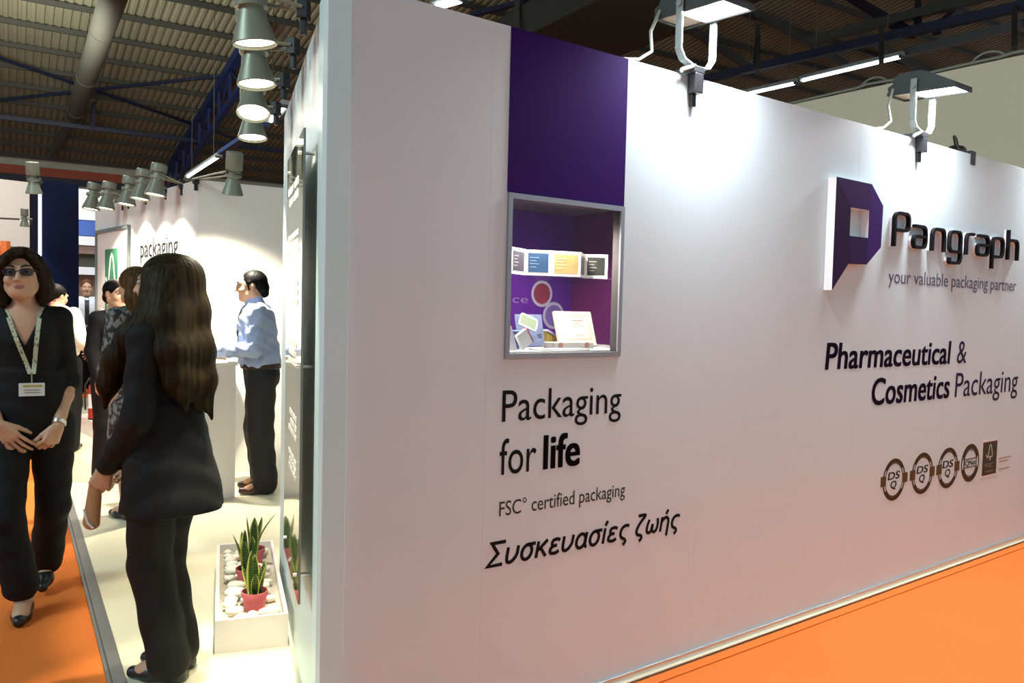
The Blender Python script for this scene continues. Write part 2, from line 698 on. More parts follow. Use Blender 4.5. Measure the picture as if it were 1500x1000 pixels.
def truss(b, a0, a1, name, drop=0.85):
    """lattice rafter that follows the roof slope"""
    bm = bmesh.new()
    bar(bm, H(a0, b, roof_z(a0) - 0.28), H(a1, b, roof_z(a1) - 0.28), 0.20, 0.22)
    bar(bm, H(a0, b, roof_z(a0) - 0.28 - drop), H(a1, b, roof_z(a1) - 0.28 - drop), 0.14, 0.14)
    n = max(2, int((a1 - a0) / 1.25))
    for i in range(n + 1):
        a = a0 + (a1 - a0) * i / n
        bar(bm, H(a, b, roof_z(a) - 0.28), H(a, b, roof_z(a) - 0.28 - drop), 0.06, 0.06, up=ea)
        if i < n:
            a2 = a0 + (a1 - a0) * (i + 1) / n
            bar(bm, H(a, b, roof_z(a) - 0.28 - drop * (i % 2)), H(a2, b, roof_z(a2) - 0.28 - drop * ((i + 1) % 2)), 0.05, 0.05)
    return tag(obj(name, bm, M_blue), kind='structure')


bt = RP(268, 215, 0.28).dot(eb)
truss(bt, A_E - 13, A_E - 0.2, 'roof_truss')
for px, py in ((850, 60), (1300, 60)):
    q = RP(px, py, 0.5).dot(eb)


def beams(name, pairs, w, h, m):
    bm = bmesh.new()
    for p, q in pairs:
        bar(bm, p, q, w, h)
    return tag(obj(name, bm, m), kind='structure')


# wind bracing between the rafters
beams('roof_brace', [(RP(-20, 78, .22), RP(352, 206, .22)), (RP(-20, 149, .22), RP(335, 110, .22))], 0.07, 0.07, mat('brace_dark_blue', (0.006, 0.012, 0.045), .5))
zt = 6.1
beams('roof_tie', [(G(-30, 168, zt), G(415, 222, zt)), (G(135, 188, zt), RP(137, 150, .2))], 0.11, 0.11, mat('brace_dark_blue', (0.006, 0.012, 0.045), .5))
# the darker frames over the right of the hall
ch0, ch1 = G(1085, 104, 6.3), G(1500, 8, 6.3)
dirc = (ch1 - ch0).normalized()
pr = [(ch0 - dirc * 3, ch1 + dirc * 2)]
for px, py, qx, qy in ((1335, 50, 1245, 0), (1372, 45, 1420, 0), (1344, 45, 1345, 0), (1108, 98, 1110, 60)):
    pr.append((G(px, py, 6.3), RP(qx, qy - 4, .3)))
beams('roof_frame', pr, 0.13, 0.15, mat('brace_dark_blue', (0.006, 0.012, 0.045), .5))
beams('roof_frame', [(G(1185, 60, 6.8), G(1500, -20, 6.8)), (RP(1110, 20, .2), RP(1240, 95, .2)), (RP(990, 30, .2), RP(1100, 100, .2)), (RP(1240, 40, .2), RP(1400, 130, .2))], 0.13, 0.16, M_purlin)
beams('roof_hanger', [(G(1110, 38, 6.3), G(1110, 104, 5.0)), (G(757, -10, 6.3), G(757, 70, 5.4)), (G(1486, 10, 6.3), G(1486, 70, 5.0)), (G(1291, 40, 6.3), G(1291, 90, 5.2))], 0.07, 0.07, M_purlin)
beams('roof_frame', [(RP(765, -4, .25), RP(812, 42, .25)), (RP(690, 22, .25), RP(800, -6, .25))], 0.11, 0.10, mat('brace_dark_blue', (0.006, 0.012, 0.045), .5))
# wide dark air duct hung above the long wall
dz = 5.6
d1, d2 = G(790, 42, dz), G(905, 84, dz)
q = d2 - d1
wdt = q.dot(eb)
bm = bmesh.new()
base = H(d1.dot(ea), d1.dot(eb), dz)
M = Matrix(((eb.x, ea.x, 0, base.x), (eb.y, ea.y, 0, base.y), (0, 0, 1, base.z), (0, 0, 0, 1)))
box(bm, (0, -12, 0), (wdt, 2.5, 0.5), M, 0.02)
tag(obj('air_duct', bm, M_darkduct), 'wide dark rectangular air duct under the roof above the purple panel', 'duct')

# pale round duct running along the roof on the left
pz = 6.4
a0_, a1_ = G(168, -10, pz), G(108, 172, pz)
dd = (a1_ - a0_)
r_ = 0.21
dt = thing('round_duct', 'pale round duct hung under the corrugated roof at upper left', 'duct', a0_)
bm = bmesh.new()
tube(bm, [-dd.normalized() * 4, dd * 0.5, dd], r_, 20)
obj('duct_pipe', bm, M_duct, dt, 'angle')
bm = bmesh.new()
tube(bm, [dd * 0.995, dd + dd.normalized() * 0.35], [r_ * 1.08, r_ * 0.62], 20)
e1 = dd + dd.normalized() * 0.35
e2 = G(77, 222, 5.95) - a0_
tube(bm, [e1, e1.lerp(e2, 0.5), e2], [r_ * 0.62] * 3, 16)
obj('duct_elbow', bm, M_duct, dt, 'angle')
bm = bmesh.new()
for f in (0.2, 0.55, 0.9):
    tube(bm, [dd * f, dd * f + dd.normalized() * 0.06], r_ * 1.05, 20)
obj('duct_band', bm, M_duct, dt, 'angle')


def tube_lamp(p, q, label, wdt=0.16, group='fluorescent tube lamps under the roof'):
    d = q - p
    L = d.length
    d.normalize()
    x = d.cross(UP).normalized()
    y = x.cross(d)
    t = thing('tube_lamp', label, 'ceiling lamp', p, group=group)
    M = Matrix(((x.x, d.x, y.x, 0), (x.y, d.y, y.y, 0), (x.z, d.z, y.z, 0), (0, 0, 0, 1)))
    bm = bmesh.new()
    prism(bm, [(-wdt / 2, 0), (wdt / 2, 0), (wdt * .3, .07), (-wdt * .3, .07)], 0, L, M @ Matrix(((1, 0, 0, 0), (0, 0, 1, 0), (0, 1, 0, 0), (0, 0, 0, 1))))
    obj('housing', bm, mat('housing_pale', (0.42, 0.46, 0.46), .5), t)
    bm = bmesh.new()
    tube(bm, [M @ Vector((0, 0.05, -0.022)), M @ Vector((0, L - 0.05, -0.022))], max(.02, wdt * 0.16), 10)
    obj('tube', bm, M_tube, t, 'angle')
    for e in (0.0, L - 0.04):
        obj('end_cap', B((-wdt / 2, e, -0.05), (wdt / 2, e + 0.04, 0), M), M_lampd, t)
    for f in (0.15, 0.85):
        a = p + d * L * f
        bm = bmesh.new()
        tube(bm, [(M @ Vector((0, L * f, .07))), Vector((d.x * L * f, d.y * L * f, roof_z(a.dot(ea)) - p.z + .01))], 0.008, 6)
        obj('hanger', bm, M_lampd, t)
    return t


tz = 6.0
tube_lamp(G(1168, 120, tz), G(1082, 139, tz), 'far tube lamp of the right-hand pair, just above the long wall top')
tube_lamp(G(1323, 81, tz), G(1173, 117, tz), 'near tube lamp of the right-hand pair, above the second floodlight')
tube_lamp(G(321, 228, 4.6), G(275, 258, 4.6), 'lit tube lamp above the outer corner of the back wall')
tube_lamp(G(418, 153, 4.6), G(396, 176, 4.6), 'short lit tube lamp beside the near stack of spotlights', 0.2)
tube_lamp(G(678, -3, tz), G(637, 9, tz), 'tube lamp cut by the top edge of the picture above the long wall', 0.3)
bm = bmesh.new()
bar(bm, G(1326, 77, tz + 0.1), G(1510, 33, tz + 0.1), 0.14, 0.14)
tag(obj('cable_tray', bm, mat('tray_grey', (0.12, 0.125, 0.13), 0.5, 0.4)), 'long grey cable tray carrying on from the right-hand tube lamps', 'cable tray')
bm = bmesh.new()
bar(bm, G(324, 224, 4.66), G(388, 182, 4.66), 0.16, 0.08)
tag(obj('cable_tray', bm, mat('tray_blue', (0.05, 0.09, 0.26), 0.5)), 'short blue tray linking two tube lamps by the back wall corner', 'cable tray')

# ================================================================== LETTERING AND SIGNS ON THE LONG WALL


def ell_path(c, rx, rz, n=36, a0=0, a1=2 * math.pi):
    return [(c[0] + rx * math.cos(a0 + (a1 - a0) * i / n), c[1] + rz * math.sin(a0 + (a1 - a0) * i / n)) for i in range(n + (0 if abs(a1 - a0 - 2 * math.pi) < 1e-6 else 1))]


def wl(name, body, left, right, top_y, m, bold, shear, label, base_right=None, group=None):
    s0, z0 = W(*left)
    s1, z1 = W(*right)
    cap = W(left[0] + 3, top_y)[1] - z0
    if base_right:
        z0 = (z0 + z1) / 2
    o = lettering(name, body, MW, s0, z0, s1, cap, m, bold, shear)
    return tag(o, label, 'lettering', group)


wl('slogan_lettering', 'Packaging', (735, 616), (909, 605), 570, M_ink, -0.004, 0, 'top slogan line in large thin black letters under the showcase, one word', True)
s0, z0 = W(731, 695)
s1, z1 = W(787, 688.5)
cap = W(797, 640)[1] - W(797, 690)[1]
zb = (z0 + W(848, 681.5)[1]) / 2
sg = thing('slogan_lettering', 'second slogan line of two black words, the last one bold', 'lettering', (0, 0, 0))
lettering('thin_word', 'for', MW, s0, zb, W(785, 690)[0], cap, M_ink, -0.004, parent=sg)
lettering('bold_word', 'life', MW, W(795, 688)[0], zb, W(849, 682)[0], cap, M_ink, 0.028, parent=sg, label='bold black word')
wl('certificate_lettering', 'FSC\u00b0 certified packaging', (731, 754.5), (915, 727), 733, mat('olive_ink', (0.045, 0.032, 0.014), .7, spec=.1), 0, 0, 'small brown line of lettering between the black slogan and the slanted one', True)
GK = {
    'S': (1.12, [[(1.04, 1.40), (0.06, 1.40), (0.62, 0.74), (0.0, 0.07), (1.06, 0.07)]]),
    'y': (1.0, [[(0.10, 1), (0.10, .40), (.16, .14), (.34, .06), (.58, .14), (.84, .45), (.84, 1)]]),
    's': (1.06, [None, [(.42, .94), (1.04, .94)]]),
    'k': (0.92, [[(0.10, 0), (0.10, 1)], [(.80, 1), (.14, .44)], [(.34, .56), (.84, 0)]]),
    'e': (0.90, [[(.80, .84), (.56, .94), (.24, .90), (.16, .70), (.28, .54), (.60, .53)], [(.30, .53), (.10, .36), (.12, .14), (.36, .06), (.62, .06), (.82, .18)]]),
    'a': (1.04, [None, [(.86, 1), (.84, .22), (.90, .08), (1.02, .06)]]),
    'i': (0.34, [[(.12, 1), (.12, .0)], [(.10, 1.16), (.24, 1.46)]]),
    'z': (0.92, [[(.12, 1.40), (.86, 1.40), (.34, .86), (.12, .42), (.24, .12), (.66, .02), (.76, -.16), (.56, -.36)]]),
    'c': (0.92, [[(.86, .86), (.60, .94), (.26, .84), (.12, .52), (.24, .16), (.62, .02), (.74, -.16), (.54, -.36)]]),
    'w': (1.26, [[(.22, 1), (.09, .62), (.12, .20), (.32, .06), (.54, .18), (.60, .66)], [(.60, .66), (.62, .18), (.84, .06), (1.06, .20), (1.12, .62), (1.0, 1)]]),
    'h': (0.92, [[(0.10, 1), (0.10, 0)], [(.10, .66), (.32, .92), (.60, .94), (.78, .72), (.78, -.36)], [(.44, 1.16), (.58, 1.46)]]),
    ' ': (0.36, []),
}
word = 'SyskeyasiecE'[:11] + ' zwhc'
tw = sum(GK[c][0] + .10 for c in word)
gs0, gz0_ = W(713, 832)
gs1, gz1_ = W(998, 774)
gxh = (W(735, 793)[1] - gz0_) / 1.42
gzb = gz0_
ku = (gs1 - gs0 - .22 * gxh) / tw
bm = bmesh.new()
x = 0.0
for c in word:
    wg, paths = GK[c]
    for pth in paths:
        closed = pth is None
        if closed:
            pth = ell_path((.46, .49), .37, .44, 28)
        else:
            pth = rounded(pth, .22, 4) if c not in 'Sk' else pth
        pp = [(gs0 + (x + px_) * ku + .20 * py_ * gxh, gzb + py_ * gxh) for px_, py_ in pth]
        ribbon(bm, pp, .215 * gxh, .0006, .0016, closed, MW)
    x += wg + .10
tag(obj('greek_lettering', bm, M_ink), 'slanted bold black Greek lettering, lowest line on the left of the wall', 'lettering')
wl('tagline_lettering', 'your valuable packaging partner', (1301, 417), (1488, 424), 397, M_inkg, 0, 0, 'small violet-grey line under the raised black company name', True)
ph = thing('headline_lettering', 'upper headline line in bold dark violet letters with an ampersand', 'lettering')
zP = (W(1209, 541.5)[1] + W(1391, 532.5)[1]) / 2
capP = W(1212, 502)[1] - W(1212, 541.5)[1]
lettering('bold_word', 'Pharmaceutical', MW, W(1208, 540)[0], zP, W(1392, 532)[0], capP, M_inkp, 0.022, 0.08, parent=ph)
lettering('thin_word', '&', MW, W(1401, 532)[0], zP, W(1415, 532)[0], capP, M_inkp, 0, 0.05, parent=ph)
ph = thing('headline_lettering', 'lower headline line in dark violet letters, first word bold and second thin', 'lettering')
zP = (W(1277, 588.5)[1] + W(1480, 577.5)[1]) / 2
capP = W(1279, 549)[1] - W(1279, 588.5)[1]
lettering('bold_word', 'Cosmetics', MW, W(1276, 588)[0], zP, W(1390, 582)[0], capP, M_inkp, 0.022, 0.08, parent=ph)
lettering('thin_word', 'Packaging', MW, W(1398, 582)[0], zP, W(1490, 577)[0], capP, M_inkp, 0, 0.05, parent=ph)

# purple vinyl panel above the showcase
ps0 = (W(748, 41)[0] + W(743.5, 283)[0]) / 2
ps1 = (W(919.5, 86)[0] + W(914, 300)[0]) / 2
tag(obj('purple_panel', B((ps0, wz1 + 0.002, 0.0006), (ps1, WH - 0.001, 0.003), MW), M_purple), 'plain deep purple panel on the white wall, above the lit showcase', 'panel')

# raised emblem
def zz(x, y, off=0.0):
    return W(1180 + x / 4.547, 230 + y / 4.547, off)


OFF = 0.045
EO = [zz(*p, OFF) for p in ((203, 130), (440, 180), (515, 325), (500, 600), (405, 715), (282, 712), (178, 885))]
EI = [zz(*p, OFF) for p in ((300, 340), (425, 350), (415, 535), (290, 528))]
lx = (EO[0][0] + EO[6][0]) / 2
EO[0] = (lx, EO[0][1])
EO[6] = (lx, EO[6][1])
hx0, hx1 = (EI[0][0] + EI[3][0]) / 2, (EI[1][0] + EI[2][0]) / 2
hz1, hz0 = (EI[0][1] + EI[1][1]) / 2, (EI[2][1] + EI[3][1]) / 2
EI = [(hx0, hz1), (hx1, hz1), (hx1, hz0), (hx0, hz0)]
em = thing('logo_emblem', 'raised purple angular emblem with a square hole and white sides', 'sign')
facets = [([EO[0], EI[0], EI[3], EO[5], EO[6]], (0.028, 0.012, 0.055)), ([EO[0], EO[1], EI[1], EI[0]], (0.040, 0.017, 0.105)),
          ([EO[1], EO[2], EO[3], EO[4], EI[2], EI[1]], (0.050, 0.019, 0.15)), ([EI[3], EI[2], EO[4], EO[5]], (0.034, 0.013, 0.085))]
bm = bmesh.new()
for i, (f, c) in enumerate(facets):
    n_ = len(f)
    a = [bm.verts.new((p[0], p[1], 0.001)) for p in f]
    b = [bm.verts.new((p[0], p[1], OFF)) for p in f]
    bm.faces.new(a)
    bm.faces.new(b)
    for j in range(n_):
        e = (f[j], f[(j + 1) % n_])
        shared = sum(1 for g, _ in facets for q in range(len(g)) if {g[q], g[(q + 1) % len(g)]} == set(e))
        if shared == 1:
            bm.faces.new([a[j], a[(j + 1) % n_], b[(j + 1) % n_], b[j]])
bmesh.ops.remove_doubles(bm, verts=bm.verts, dist=1e-5)
for v in bm.verts:
    v.co = MW @ v.co
obj('emblem_body', bm, mat('white_acrylic', (0.86, 0.86, 0.87), 0.4), em)
for i, (f, c) in enumerate(facets):
    cx = sum(p[0] for p in f) / len(f)
    bm = bmesh.new()
    prism(bm, f, OFF + 0.0004, OFF + 0.0022, MW)
    obj('emblem_facet', bm, mat('emblem_purple_%d' % i, c, 0.65, spec=.15), em)

# raised company name: letters as bent strokes
s0, z0 = W(1306.5, 360, 0.03)
s1, z1 = W(1494, 381.5, 0.03)
zc = W(1307, 307, 0.03)[1]
zbase = z0
XH = (zc - z0) / 1.42
zoomp = lambda x, y: W(1180 + x / 4.547, 230 + y / 4.547, 0.03)
G_ = {
    'P': [[(0.08, 0), (0.08, 1.34), (0.98, 1.34), (0.98, 0.66), (0.08, 0.66)]],
    'a': [[(0.08, 0.93), (0.92, 0.93), (0.92, 0.07), (0.08, 0.07), (0.08, 0.52), (0.92, 0.52)]],
    'n': [[(0.08, 0), (0.08, 0.93), (0.92, 0.93), (0.92, 0)]],
    'g': [[(0.92, 0.07), (0.08, 0.07), (0.08, 0.93), (0.92, 0.93), (0.92, -0.42), (0.12, -0.42), (0.12, -0.2)]],
    'r': [[(0.08, 0), (0.08, 0.93), (0.62, 0.93)]],
    'p': [[(0.08, -0.5), (0.08, 0.93), (0.92, 0.93), (0.92, 0.07), (0.08, 0.07)]],
    'h': [[(0.08, 0), (0.08, 1.4)], [(0.08, 0.93), (0.92, 0.93), (0.92, 0)]],
}
xs_ = {0: (578, 700), 1: (710, 815), 2: (835, 940), 3: (950, 1050), 4: (1065, 1135), 5: (1140, 1232), 6: (1240, 1330), 7: (1345, 1427)}
# letters sit on a straight baseline fitted through the photographed feet
sgn = thing('company_sign', 'raised black rounded letters of the company name beside the purple emblem', 'sign')
zl, zr = zoomp(585, 592)[1], zoomp(1415, 690)[1]
zbase = (zl + zr) / 2
for i, chx in enumerate('Pangraph'):
    a = zoomp(xs_[i][0], 600)[0]
    b = zoomp(xs_[i][1], 600)[0]
    bm = bmesh.new()
    a, b = a + .045 * (b - a), b - .045 * (b - a)
    gw = 0.62 if chx == 'r' else (0.98 if chx == 'P' else 0.92)
    for path in G_[chx]:
        pp = [(a + (x / (gw + 0.08)) * (b - a), zbase + y * XH) for x, y in path]
        ribbon(bm, rounded(pp, 0.30 * XH, 6), 0.118 * XH, 0.014, 0.034, M=MW)
    lo = obj('letter', bm, M_ink, sgn)
    bm = bmesh.new()
    for path in G_[chx]:
        pp = [(a + (x / (gw + 0.08)) * (b - a), zbase + y * XH) for x, y in path]
        ribbon(bm, rounded(pp, 0.30 * XH, 6), 0.114 * XH, 0.0005, 0.0138, M=MW)
    obj('letter_spacer', bm, mat('white_acrylic', (0.86, 0.86, 0.87), 0.4), lo, label='white acrylic backing')

# round certificate marks


def zb_(x, y):
    return W(1280 + x / 7.143, 630 + y / 7.143)





for i, (cx, cy, hw, hh, sx0, sx1) in enumerate(((210, 515, 112, 218, 72, 348), (507, 450, 108, 210, 378, 632), (775, 393, 105, 200, 655, 892))):
    c = zb_(cx, cy)
    rx = (zb_(cx + hw, cy)[0] - zb_(cx - hw, cy)[0]) / 2
    rz = abs(zb_(cx, cy - hh)[1] - zb_(cx, cy + hh)[1]) / 2
    r = (rx + rz) / 2
    t = thing('certificate_badge', ['leftmost', 'middle', 'rightmost'][i] + ' of the three brown ring badges with side tabs low on the wall', 'badge')
    bm = bmesh.new()
    ribbon(bm, ell_path(c, r * 0.97, r * 0.97), r * 0.09, 0.0004, 0.0015, True, MW)
    ribbon(bm, ell_path(c, r * 0.80, r * 0.80), r * 0.05, 0.0004, 0.0015, True, MW)
    ribbon(bm, ell_path(c, r * 0.885, r * 0.885, 20, math.radians(35), math.radians(145)), r * 0.10, 0.0004, 0.0013, False, MW)
    ribbon(bm, ell_path(c, r * 0.885, r * 0.885, 20, math.radians(215), math.radians(325)), r * 0.10, 0.0004, 0.0013, False, MW)
    obj('ring', bm, M_inkb, t)
    for s in (-1, 1):
        xo, xi = (zb_(sx0, cy)[0], zb_(sx0 + 54, cy)[0]) if s < 0 else (zb_(sx1 - 50, cy)[0], zb_(sx1, cy)[0])
        obj('tab', B((xo, c[1] - r * 0.24, 0.0004), (xi, c[1] + r * 0.24, 0.0018), MW), mat('badge_tab', (0.11, 0.070, 0.024), 0.6, spec=.1), t)
    lettering('letters', 'DS', MW, c[0] - r * 0.58, c[1] + r * 0.02, c[0] + r * 0.52, r * 0.36, M_inkb, 0.02, 0.12, parent=t)
    lettering('letters', 'Q', MW, c[0] - r * 0.3, c[1] - r * 0.42, c[0] + r * 0.24, r * 0.36, M_inkb, 0.02, 0.12, parent=t)
c = zb_(1007, 340)
rx = (zb_(1097, 340)[0] - zb_(917, 340)[0]) / 2
rz = abs(zb_(1007, 145)[1] - zb_(1007, 535)[1]) / 2
r = (rx + rz) / 2
t = thing('certificate_badge', 'round ring badge with a lettered band across it, left of the dark tree plaque', 'badge')
bm = bmesh.new()
ribbon(bm, ell_path(c, r * 0.97, r * 0.97), r * 0.09, 0.0004, 0.0015, True, MW)
ribbon(bm, ell_path(c, r * 0.72, r * 0.72), r * 0.05, 0.0004, 0.0015, True, MW)
ribbon(bm, ell_path(c, r * 0.85, r * 0.85, 20, math.radians(20), math.radians(160)), r * 0.17, 0.0004, 0.0013, False, MW)
ribbon(bm, ell_path(c, r * 0.85, r * 0.85, 20, math.radians(200), math.radians(340)), r * 0.17, 0.0004, 0.0013, False, MW)
ribbon(bm, [(c[0] - r * .8, c[1] + r * .22), (c[0] + r * .8, c[1] + r * .22)], r * .05, 0.0004, 0.0015, False, MW)
ribbon(bm, [(c[0] - r * .8, c[1] - r * .22), (c[0] + r * .8, c[1] - r * .22)], r * .05, 0.0004, 0.0015, False, MW)
obj('ring', bm, M_inkb, t)
lettering('letters', 'IQNet', MW, c[0] - r * 0.66, c[1] - r * .13, c[0] + r * .66, r * 0.28, M_ink, 0.01, parent=t)


def tree_mark(bm, c, h, z0, z1, M):
    """outline tree whose left side runs into a tick"""
    p = [(-0.52, -0.10), (-0.30, -0.30), (-0.22, -0.16), (-0.05, 0.42), (0.05, 0.50), (0.16, 0.42), (0.34, -0.14), (0.30, -0.26), (-0.14, -0.26)]
    ribbon(bm, [(c[0] + x * h, c[1] + y * h) for x, y in p], h * 0.085, z0, z1, False, M)
    ribbon(bm, [(c[0] + 0.04 * h, c[1] - 0.28 * h), (c[0] + 0.04 * h, c[1] - 0.5 * h)], h * 0.14, z0, z1, False, M)


# dark plaque with the tree
pa, pb = zb_(1130, 300)[0], zb_(1285, 300)[0]
pz0 = (zb_(1115, 493)[1] + zb_(1272, 455)[1]) / 2
pz1 = (zb_(1145, 125)[1] + zb_(1290, 92)[1]) / 2
t = thing('certificate_plaque', 'dark upright plaque with a pale tree outline, right of the round badges', 'sign')
obj('plaque_board', B((pa, pz0, 0.0003), (pb, pz1, 0.0016), MW), mat('plaque_dark', (0.018, 0.014, 0.008), 0.5), t)
bm = bmesh.new()
ribbon(bm, [(pa, pz0), (pb, pz0), (pb, pz1), (pa, pz1)], (pb - pa) * 0.05, 0.0004, 0.0021, True, MW)
obj('plaque_border', bm, mat('plaque_edge', (0.75, 0.66, 0.58), 0.5), t)
bm = bmesh.new()
pw, phh = pb - pa, pz1 - pz0
tree_mark(bm, ((pa + pb) / 2, pz0 + phh * .66), phh * 0.46, 0.0017, 0.0024, MW)
obj('tree_mark', bm, mat('plaque_green', (0.42, 0.48, 0.38), 0.5), t)
lettering('letters', 'FSC', MW, pa + pw * .22, pz0 + phh * .24, pa + pw * .78, phh * .12, mat('plaque_green', (0.4, 0.4, 0.4)), 0.01, out=0.002, parent=t)
bm = bmesh.new()
box(bm, (pa + pw * .22, pz0 + phh * .11, 0.0016), (pa + pw * .78, pz0 + phh * .15, 0.0021), MW)
obj('line', bm, mat('plaque_line', (0.12, 0.11, 0.08), 0.5), t)
t = thing('small_print', 'tiny grey lines of print right of the dark tree plaque', 'lettering')
for (x0, y0, x1, y1) in ((1305, 300, 1430, 268), (1310, 328, 1405, 310), (1305, 412, 1420, 380)):
    sa, za = zb_(x0, y0)
    sb, zb2 = zb_(x1, y1)
    z_ = (za + zb2) / 2
    bm = bmesh.new()
    k = sa
    while k < sb - 0.004:
        wd = random.uniform(0.006, 0.014)
        box(bm, (k, z_ - 0.004, 0.0003), (min(k + wd, sb), z_ + 0.004, 0.0011), MW)
        k += wd + 0.004
    obj('print_line', bm, mat('faint_ink', (0.36, 0.24, 0.19), 0.6), t)

# ================================================================== SHOWCASE
sc_ = thing('showcase', 'lit purple showcase set in the long white wall behind glass', 'display case')
bm = bmesh.new()
ribbon(bm, [(ws0 + FR / 2, wz0 + FR / 2), (ws1 - FR / 2, wz0 + FR / 2), (ws1 - FR / 2, wz1 - FR / 2), (ws0 + FR / 2, wz1 - FR / 2)], FR, 0.0005, 0.008, True, MW)
obj('frame', bm, M_frame, sc_)
bm = bmesh.new()
ribbon(bm, [(ws0 + .004 + FR / 2 - .002, wz0 + .004 + FR / 2 - .002), (ws1 - .004 - FR / 2 + .002, wz0 + .004 + FR / 2 - .002), (ws1 - .004 - FR / 2 + .002, wz1 - .004 - FR / 2 + .002), (ws0 + .004 + FR / 2 - .002, wz1 - .004 - FR / 2 + .002)], FR - .004, -TH - .001, 0.0005, True, MW)
obj('frame_lining', bm, mat('lining_dark', (0.045, 0.040, 0.045), 0.6), sc_, label='dark lining')
DP = 0.60
SX1 = W(838, 400, -DP)[0]
SX0 = o0 - .02
M_case = mat('case_purple', (0.045, 0.006, 0.10), 0.7, spec=.15)
e = 0.001
obj('back_panel', B((SX0, p0 - .02, -DP - .02), (SX1, p1 + .05, -DP), MW), mat('case_back_violet', (0.060, 0.007, 0.150), 0.8, spec=.1), sc_)
obj('side_panel', B((SX0 - .02, p0 - .02, -DP), (SX0, p1 + .05, -TH - e), MW), M_case, sc_)
obj('side_panel', B((SX1, p0 - .02, -DP), (SX1 + .02, p1 + .05, -TH - e), MW), mat('case_plum', (0.075, 0.005, 0.065), 0.7, spec=.15), sc_)
obj('top_panel', B((SX0 - .02, p1 + .05, -DP - .02), (SX1 + .02, p1 + .07, -TH - e), MW), mat('case_top', (0.06, 0.035, 0.05), 0.5), sc_)
obj('base_panel', B((SX0 - .02, p0 - .04, -DP - .02), (SX1 + .02, p0 - .02, -TH - e), MW), M_case, sc_)
obj('display_board', B((SX0 + .001, p0 - .0195, -DP + .001), (SX1 - .001, p0 + 0.004, -TH - .002), MW), mat('white_gloss', (0.86, 0.84, 0.85), 0.3), sc_, label='white display board')
obj('glass_pane', B((o0 + e, p0 + e, -0.012), (o1 - e, p1 - e, -0.008), MW), glass_mat('clear_pane', (0.97, 0.97, 0.97), 0.02), sc_)
sl_z = W(800, 404, -0.16)[1]
obj('glass_shelf', B((SX0 + .001, sl_z - 0.006, -DP + .003), (SX1 - .001, sl_z, -0.08), MW), glass_mat('shelf_glass', (0.93, 0.97, 0.96), 0.10), sc_)
DLO = -0.14
dl = W(813, 300, DLO)
bm = bmesh.new()
lathe(bm, [(0.075, 0.0), (0.075, -0.006), (0.055, -0.006), (0.055, 0.0)], 24, MW @ Matrix.Translation((dl[0], p1 + .0495, DLO)) @ Matrix.Rotation(-math.pi / 2, 4, 'X'), cap=False)
obj('downlight_ring', bm, M_alu, sc_, 'angle')
bm = bmesh.new()
lathe(bm, [(0.0, -0.002), (0.055, -0.002)], 24, MW @ Matrix.Translation((dl[0], p1 + .0495, DLO)) @ Matrix.Rotation(-math.pi / 2, 4, 'X'), cap=False)
obj('downlight_lens', bm, M_glow, sc_)
spot('showcase_light', PW(dl[0], p1 + .03, DLO), PW(dl[0], p0, DLO - .03), 68, (1, 0.9, 0.78), 150, 0.6, 0.05).parent = sc_
# round food pictures printed on the back panel
for (px, py, rr, c) in ((794, 430, 0.060, (0.13, 0.012, 0.03)), (811, 462, 0.062, (0.10, 0.06, 0.22))):
    q = W(px, py, -DP + .002)
    t = obj('round_print', B((0, 0, 0), (0.001, 0.001, 0.001)), M_case, sc_)
    bm = bmesh.new()
    prism(bm, ell_path(q, rr, rr, 32), -DP + .0005, -DP + .0015, MW)
    t.data = bpy.data.meshes.new('round_print')
    bm.to_mesh(t.data)
    t.data.materials.append(mat('print_rim', (0.26, 0.24, 0.34), 0.5))
    bm.free()
    bm = bmesh.new()
    prism(bm, ell_path(q, rr * .78, rr * .78, 32), -DP + .0016, -DP + .0022, MW)
    obj('print_filling', bm, mat('print_fill_%d' % px, c, 0.5, noise=0.5, nscale=25), t)
q = W(744, 443, -DP + .002)
lettering('print_letters', 'ace', MW, q[0] - .02, q[1], q[0] + .11, .035, mat('print_violet', (0.15, 0.085, 0.24), 0.5), 0, out=-DP + .002, parent=sc_)

